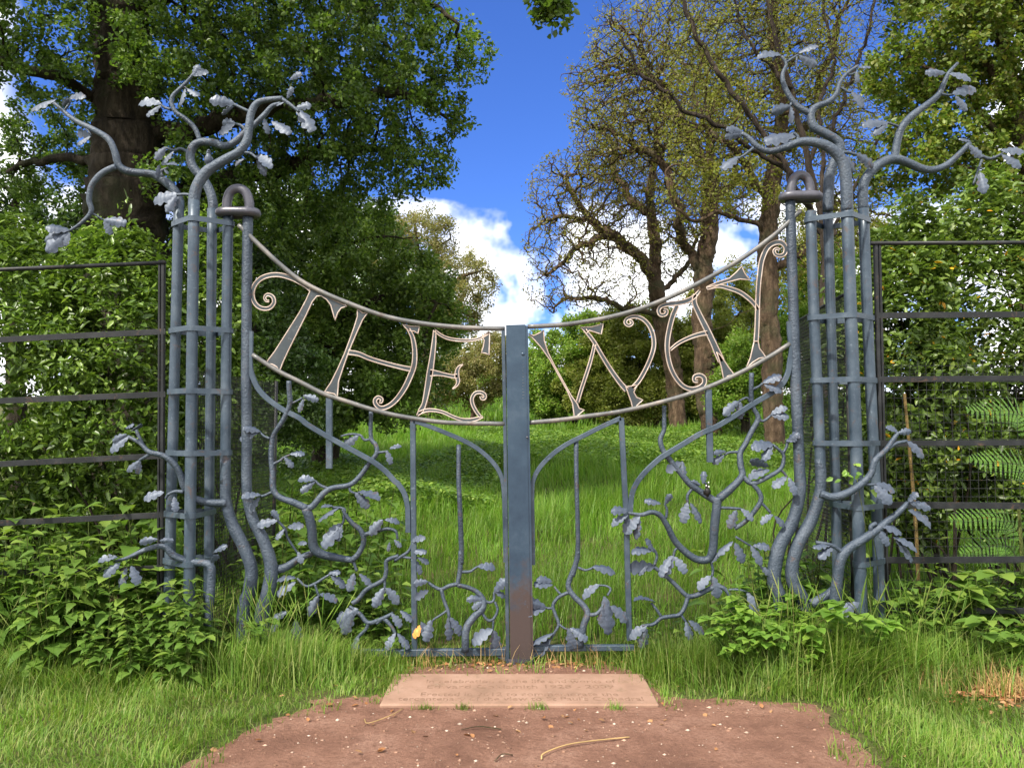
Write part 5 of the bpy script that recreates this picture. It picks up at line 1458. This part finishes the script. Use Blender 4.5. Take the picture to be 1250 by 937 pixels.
def bramble_mesh(h, n, lsz):
    """arching stem carrying three-part leaves"""
    az = random.uniform(0, 2 * PI)
    tt = np.linspace(0, 1, 8)
    L_ = np.stack([np.cos(az) * tt ** 1.5 * h * .5, np.sin(az) * tt ** 1.5 * h * .5, h * (tt - .25 * tt ** 3)], 1)
    sv, sf = tube_geo(L_, np.linspace(.004, .0015, 8), 5, twist0=(1, 0, 0))
    lv = []; lf = []; off = 0
    for i in range(n):
        u = .25 + .75 * i / max(1, n - 1)
        c = np.array([np.interp(u, tt, L_[:, k]) for k in range(3)])
        a0 = random.uniform(0, 2 * PI)
        for da, sc in ((0, 1.0), (1.1, .8), (-1.1, .8)):
            ang = a0 + da
            ls = lsz * sc * random.uniform(.8, 1.15)
            a = np.array([math.cos(ang), math.sin(ang), .1]); sd = np.array([-math.sin(ang), math.cos(ang), 0])
            c2 = c + np.array([math.cos(a0), math.sin(a0), .25]) * lsz * .5
            for k in range(7):
                v = k / 6
                w = ls * .36 * math.sin(PI * min(1, v ** .75 + .02)) * (1 + .09 * (-1) ** k)
                cc = c2 + a * ls * v - np.array([0, 0, 1]) * ls * .22 * v * v
                lv += [cc - sd * w + [0, 0, w * .3], cc, cc + sd * w + [0, 0, w * .3]]
            for k in range(6):
                b = off + k * 3
                lf += [[b, b + 1, b + 4, b + 3], [b + 1, b + 2, b + 5, b + 4]]
            off += 21
    return (sv, sf), (np.array(lv), lf)

protos = {}
def plant_proto(kind, geo, mat, stem):
    (sv, sf), (lv, lf) = geo
    protos.setdefault(kind, []).append((mesh_from('stem', sv, sf, M[stem]), mesh_from('leaves', lv, lf, M[mat])))
for i in range(6):
    plant_proto('nettle', nettle_mesh(.55, 7, .135, .62), 'herb_leaf', 'stem_green')
    plant_proto('bramble', bramble_mesh(.42, 8, .095), 'bramble_leaf', 'stem_green')
    plant_proto('low', nettle_mesh(.30, 5, .095, .75), 'herb_leaf', 'stem_green')
    plant_proto('big', bramble_mesh(.38, 5, .11), 'herb_leaf', 'stem_green')
def plant(kind, name, label, cat, group, x, y, sc):
    st, lf = random.choice(protos[kind])
    root = empty(name, (x, y, float(gz(x, y)) - .01), label, cat, group)
    root.rotation_euler = (0, 0, random.uniform(0, 2 * PI)); root.scale = (sc,) * 3
    for nm, me in (('stem', st), ('leaves', lf)):
        o = bpy.data.objects.new(nm, me); COL.objects.link(o); o.parent = root
def scatter(kind, name, label, cat, group, spots):
    for (px, Y, r, ry, n, s0, s1) in spots:
        for _ in range(n):
            YY = Y + random.uniform(-ry, ry)
            x = (px - 625) * pxm(YY) + random.uniform(-r, r)
            plant(kind, name, label, cat, group, x, YY, random.uniform(s0, s1))
scatter('nettle', 'nettle', 'green nettle stem in the nettle bed along the left fence', 'nettle', 'nettles along the left fence',
        [(150, 4.75, .55, .14, 46, .7, 1.2), (60, 4.88, .5, .12, 30, 1.0, 1.55), (180, 4.55, .30, .10, 20, .5, .85), (120, 5.25, .6, .12, 30, 1.3, 1.9), (-60, 4.9, .4, .15, 14, .8, 1.3)])
scatter('big', 'bramble', 'low bramble with broad leaves under the left pier', 'bramble', 'brambles under the left pier',
        [(255, 4.72, .22, .10, 12, .7, 1.2), (210, 4.95, .2, .08, 6, 1.0, 1.5), (30, 5.2, .3, .1, 6, 1.2, 1.8), (180, 5.3, .3, .1, 8, 1.4, 2.0)])
scatter('low', 'woodland_herb', 'leafy green herb just behind the left gate leaf', 'herb', 'herbs behind the left gate leaf',
        [(420, 5.35, .42, .15, 34, .9, 1.9), (470, 5.3, .2, .1, 14, .8, 1.6), (350, 5.5, .3, .2, 16, 1.2, 2.4), (400, 6.2, .6, .4, 26, 1.4, 2.4), (380, 7.4, .9, .5, 34, 1.6, 2.8)])
scatter('low', 'woodland_herb', 'leafy green herb just behind the right gate leaf', 'herb', 'herbs behind the right gate leaf',
        [(900, 5.4, .25, .15, 16, 1.0, 2.2), (960, 5.5, .25, .2, 14, 1.2, 2.4), (820, 5.3, .3, .1, 8, .6, 1.0), (1000, 5.3, .2, .1, 8, 1.5, 2.4)])
scatter('bramble', 'bramble', 'fresh green bramble at the foot of the right gate leaf', 'bramble', 'brambles at the foot of the right gate leaf',
        [(925, 4.70, .22, .10, 20, .7, 1.25), (955, 4.80, .15, .08, 12, .9, 1.5), (890, 4.85, .1, .05, 6, .7, 1.1), (1075, 4.78, .12, .06, 6, 1.0, 1.5)])
scatter('big', 'bramble', 'broad-leaved bramble beneath the right fence', 'bramble', 'brambles beneath the right fence',
        [(1210, 4.78, .28, .10, 14, .8, 1.35), (1130, 5.25, .25, .10, 10, 1.1, 1.7), (1240, 5.3, .3, .1, 12, 1.3, 2.0), (1320, 4.85, .3, .1, 8, .8, 1.3)])
scatter('nettle', 'nettle', 'nettle under the right fence among grass', 'nettle', 'nettles under the right fence',
        [(1130, 4.95, .3, .08, 14, .6, 1.0), (1190, 5.2, .3, .08, 12, .8, 1.2)])
# bright young leaves climbing the right pier, and sprays behind the gate
def sprig(name, label, px, py, Y, n, ls, mat='bramble_leaf'):
    c = at(px, py, Y)
    foot = np.array([c[0] + .05, Y + .02, 0.0])
    root = empty(name, foot, label, 'climbing plant')
    L_ = catmull(np.array([foot, (foot + c) / 2 + [.05, .0, .05], c]), 6)
    V, Fc = tube_geo(L_, .0022, 5); obj('stem', V, Fc, M['stem_green'], root)
    P = c + rng.normal(0, 1, (n, 3)) * [.055, .02, .05]
    V, Q = leaf_cards(P, ls * rng.uniform(.7, 1.2, n), .6, .3, np.array([0, -1.2, .3]), six=True)
    obj('leaves', V, Q, M[mat], root, smooth=False)
sprig('creeper', 'yellow-green creeper sprig on the front pipe of the right pier', 1046, 583, D - .18, 16, .055)
sprig('creeper', 'round green leaves climbing between the right pier pipes', 1056, 612, D - .06, 8, .075, 'herb_leaf')

# ---- ferns by the right fence
def fern(foot, label, fronds):
    """fronds: (mid px, mid py, tip px, tip py, Y) arching out of the foot"""
    root = empty('fern', foot, label, 'fern', 'ferns behind the right fence')
    for (mx, my, tx, ty, Y) in fronds:
        m, t = at(mx, my, Y), at(tx, ty, Y - .08)
        C = catmull(np.array([np.asarray(foot, float), m, t]), 15)
        nC = len(C)
        T = np.gradient(C, axis=0); T /= np.linalg.norm(T, axis=1, keepdims=True)
        L = np.linalg.norm(np.diff(C, axis=0), axis=1).sum()
        face = np.array([.1, -1.0, .55]) + rng.normal(0, .15, 3)
        lv = []; lf = []; off = 0
        k0 = int(nC * .42)
        for k in range(k0, nC):
            u = (k - k0) / (nC - k0)
            w = .13 * (math.sin(PI * min(1, .25 + .75 * u)) ** .8) + .008
            sd = np.cross(T[k], face); sd /= np.linalg.norm(sd)
            gap = np.linalg.norm(C[k] - C[k - 1])
            for s in (-1, 1):
                for q in (0,):
                    a = C[k] - T[k] * gap * q
                    dv = sd * s * .92 + T[k] * .40; dv /= np.linalg.norm(dv)
                    n6 = 6
                    for h in range(n6):                     # each pinna carries small toothed lobes
                        v = h / n6
                        p = a + dv * w * v - np.array([0, 0, .10]) * w * v * v
                        ll = gap * .85 * (1 - .8 * v) + .001
                        for s2 in (-1, 1):
                            e = p + T[k] * s2 * ll * .42 + dv * w / n6 * 1.1
                            lv += [p, p + dv * w / n6 * 1.0 - T[k] * s2 * .0006, e, p + T[k] * s2 * ll * .36 + dv * w / n6 * .2]
                            lf.append([off, off + 1, off + 2, off + 3]); off += 4
        sv, sf = tube_geo(C, np.linspace(.0045, .001, nC), 5)
        fo = obj('frond', np.array(lv), lf, M['fern_leaf'], root, smooth=False)
        obj('midrib', sv, sf, M['stem_green'], fo)
fern((3.72, 5.36, 0), 'tall fern with fronds reaching left between the middle rails of the right fence', [(1262, 530, 1182, 500, 5.32), (1266, 590, 1186, 560, 5.30), (1330, 560, 1400, 520, 5.3)])
fern((3.55, 5.30, 0), 'low fern with broad bright fronds just above the lowest rail of the right fence', [(1240, 645, 1162, 634, 5.26), (1236, 672, 1174, 676, 5.24), (1262, 630, 1300, 596, 5.3)])
# canes and dark stems behind the right fence
for i, (pxa, pya, pxb, pyb, Y, lb, mt) in enumerate(((1122, 730, 1104, 480, 5.45, 'tan cane standing behind the right fence near the pier', 'stem_tan'), (1165, 740, 1158, 420, 5.9, 'thin dark sapling stem behind the right fence', 'bark_dark'), (1245, 760, 1243, 610, 5.12, 'green stem at the right edge against the fence', 'stem_green'))):
    a, b = at(pxa, pya, Y), at(pxb, pyb, Y); a[2] = float(gz(a[0], Y)) - .03
    V, Fc = tube_geo(catmull(np.array([a, (a + b) / 2 + [.02, 0, 0], b]), 6), np.linspace(.016, .010, 13), 8)
    tag(obj('cane', V, Fc, M[mt]), lb, 'cane')

# ---- small things on the path
def stalk(P, r, mat, label, name='stalk', cat='stalk'):
    W = np.array([on_ground(p[0], p[1], .012) for p in P])
    W[1:-1, 2] += .008
    V, Fc = tube_geo(catmull(W, 4), r, 6, twist0=(0, 0, 1))
    tag(obj(name, V, Fc, M[mat]), label, cat)
stalk([(661, 926), (664, 921), (690, 911), (720, 906), (768, 899)], .0035, 'straw', 'long pale bent straw lying on the red path')
stalk([(445, 877), (450, 884), (478, 874), (492, 864)], .0025, 'straw', 'short pale straw on the path left of the slab')
stalk([(563, 890), (585, 888), (612, 889.5)], .003, 'bark_warm', 'thin brown twig just below the slab', 'twig', 'twig')
stalk([(604, 928), (613, 922), (626, 921)], .0035, 'bark_warm', 'short brown twig near the middle of the path', 'twig', 'twig')
# pebbles
n = 8000
P = np.stack([rng.uniform(-2.0, 2.2, n), rng.uniform(2.9, 5.0, n), np.zeros(n)], 1)
P = P[inside(P, poly2) & ~inside(P, slab_poly)]
ico = np.array([(1, 0, 0), (-1, 0, 0), (0, 1, 0), (0, -1, 0), (0, 0, 1), (0, 0, -1)], float)
it = np.array([(0, 2, 4), (2, 1, 4), (1, 3, 4), (3, 0, 4), (2, 0, 5), (1, 2, 5), (3, 1, 5), (0, 3, 5)])
r = .0012 + .012 * rng.random(len(P)) ** 9
V = P[:, None] + ico[None] * (r[:, None] * rng.uniform(.6, 1.2, (len(P), 3)) * [1.3, 1.0, .6])[:, None] + np.array([0, 0, .005])
Q = (it[None] + (np.arange(len(P)) * 6)[:, None, None]).reshape(-1, 3)
tag(obj('pebbles', V.reshape(-1, 3), Q, M['pebble']), 'scattered small pale stones on the red earth path', 'pebbles', kind='stuff')
# dead leaves under the gate and on the right verge
q = []
for (px, Y, rx, ry, k) in ((625, 4.93, .55, .05, 220), (1215, 4.45, .28, .16, 800), (1150, 4.4, .15, .1, 60), (430, 4.8, .2, .08, 30), (625, 4.1, .8, .35, 90)):
    q.append(np.stack([(px - 625) * pxm(Y) + rng.normal(0, rx, k), Y + rng.normal(0, ry, k), np.full(k, .012)], 1))
P = np.concatenate(q); P = P[~inside(P, slab_poly)]
V, Q = leaf_cards(P, .035 * rng.uniform(.5, 1.3, len(P)), .6, 2.0, six=True)
tag(obj('leaf_litter', V, Q, M['litter'], smooth=False), 'brown dead leaves under the gate and on the right verge', 'leaf litter', kind='stuff')
# tufts growing at the front edge of the slab
for i, (px, w, lb) in enumerate(((520, .05, 'small grass tuft at the left of the slab front edge'), (565, .03, 'narrow grass tuft at the slab front edge left of its middle'), (655, .05, 'grass tuft at the slab front edge right of its middle'), (752, .04, 'small yellowish grass tuft at the right of the slab front edge'))):
    c = on_ground(px, 866, 0)
    k = 70
    P = c + np.stack([rng.normal(0, w * .6, k), rng.normal(0, .012, k), np.zeros(k)], 1)
    V, Q = blades(P, rng.uniform(.02, .06, k), .003, 1.1)
    tag(obj('grass_tuft', V, Q, M['grass'], smooth=False), lb, 'grass tuft', 'tufts along the slab')

# ------------------------------------------------------------------ sky and sun
SUN_AZ, SUN_EL = math.radians(-142), math.radians(50)      # azimuth from +Y, negative to the left
W_ = bpy.data.worlds.new('World'); S.world = W_
W_.use_nodes = True
nt = W_.node_tree; nt.nodes.clear()
wo = nt.nodes.new('ShaderNodeOutputWorld'); bg = nt.nodes.new('ShaderNodeBackground')
nt.links.new(bg.outputs[0], wo.inputs[0])
sky = nt.nodes.new('ShaderNodeTexSky'); sky.sky_type = 'NISHITA'; sky.sun_disc = False
sky.sun_elevation = SUN_EL; sky.sun_rotation = SUN_AZ % (2 * PI)
sky.air_density = 1.0; sky.dust_density = .4; sky.ozone_density = 3.0
tc = nt.nodes.new('ShaderNodeTexCoord')
sep = nt.nodes.new('ShaderNodeSeparateXYZ'); nt.links.new(tc.outputs['Generated'], sep.inputs[0])
def math_(op, a, b, c=None):
    m = nt.nodes.new('ShaderNodeMath'); m.operation = op
    for i, v in enumerate((a, b) if c is None else (a, b, c)):
        if hasattr(v, 'links'): nt.links.new(v, m.inputs[i])
        else: m.inputs[i].default_value = v
    return m.outputs[0]
mp = nt.nodes.new('ShaderNodeMapping'); mp.inputs['Scale'].default_value = (1, 1, 1.7); nt.links.new(tc.outputs['Generated'], mp.inputs[0])
nn = noise(nt, 5.5, 6, .55, vec=mp.outputs[0])
# cloud bank low down: height limit + ragged noise
lim = math_('MULTIPLY_ADD', math_('SUBTRACT', nn, .5), CLOUD_AMP, CLOUD_TOP)
dlt = math_('SUBTRACT', lim, sep.outputs['Z'])
mr = nt.nodes.new('ShaderNodeMapRange'); mr.interpolation_type = 'SMOOTHSTEP'
mr.inputs[1].default_value = -.006; mr.inputs[2].default_value = .022
nt.links.new(dlt, mr.inputs[0])
holes = noise(nt, 6.0, 5, .55, vec=tc.outputs['Generated'])
hr = ramp(nt, holes, [(.40, (0, 0, 0)), (.50, (1, 1, 1))])
mask = math_('MULTIPLY', mr.outputs[0], hr)
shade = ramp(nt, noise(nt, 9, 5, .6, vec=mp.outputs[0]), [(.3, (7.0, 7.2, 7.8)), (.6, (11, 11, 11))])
bz = math_('MULTIPLY_ADD', sep.outputs['Y'], -1.6, .55)      # unseen cloud over and behind the viewer, added for neutral fill light
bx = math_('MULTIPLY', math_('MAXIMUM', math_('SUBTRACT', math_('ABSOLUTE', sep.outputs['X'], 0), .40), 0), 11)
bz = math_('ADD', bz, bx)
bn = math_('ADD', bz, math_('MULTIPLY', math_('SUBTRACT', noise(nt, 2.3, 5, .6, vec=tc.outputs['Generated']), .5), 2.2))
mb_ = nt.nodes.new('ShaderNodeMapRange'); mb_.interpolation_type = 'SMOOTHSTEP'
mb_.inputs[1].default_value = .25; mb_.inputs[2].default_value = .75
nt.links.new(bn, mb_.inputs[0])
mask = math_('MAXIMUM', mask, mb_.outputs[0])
tint = mixc(nt, 1.0, sky.outputs[0], SKY_TINT, 'MULTIPLY')
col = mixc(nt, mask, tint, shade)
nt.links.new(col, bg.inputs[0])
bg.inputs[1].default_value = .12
sun = bpy.data.lights.new('sun', 'SUN'); sun.energy = 4.2; sun.angle = math.radians(2.5); sun.color = (1, .93, .80)
so_ = bpy.data.objects.new('sun', sun); COL.objects.link(so_)
sv = Vector((math.sin(SUN_AZ) * math.cos(SUN_EL), math.cos(SUN_AZ) * math.cos(SUN_EL), math.sin(SUN_EL)))
so_.rotation_euler = sv.to_track_quat('Z', 'Y').to_euler()
so_.location = sv * 40

vs_ = S.view_settings
vs_.view_transform = 'Standard'; vs_.look = 'None'; vs_.exposure = EXPOSURE; vs_.gamma = 1
vs_.use_curve_mapping = False
S.render.engine = 'CYCLES'
cy = S.cycles
cy.max_bounces = 8; cy.diffuse_bounces = 4; cy.glossy_bounces = 3; cy.transmission_bounces = 5; cy.transparent_max_bounces = 6
cy.use_denoising = True
cy.sample_clamp_indirect = 8
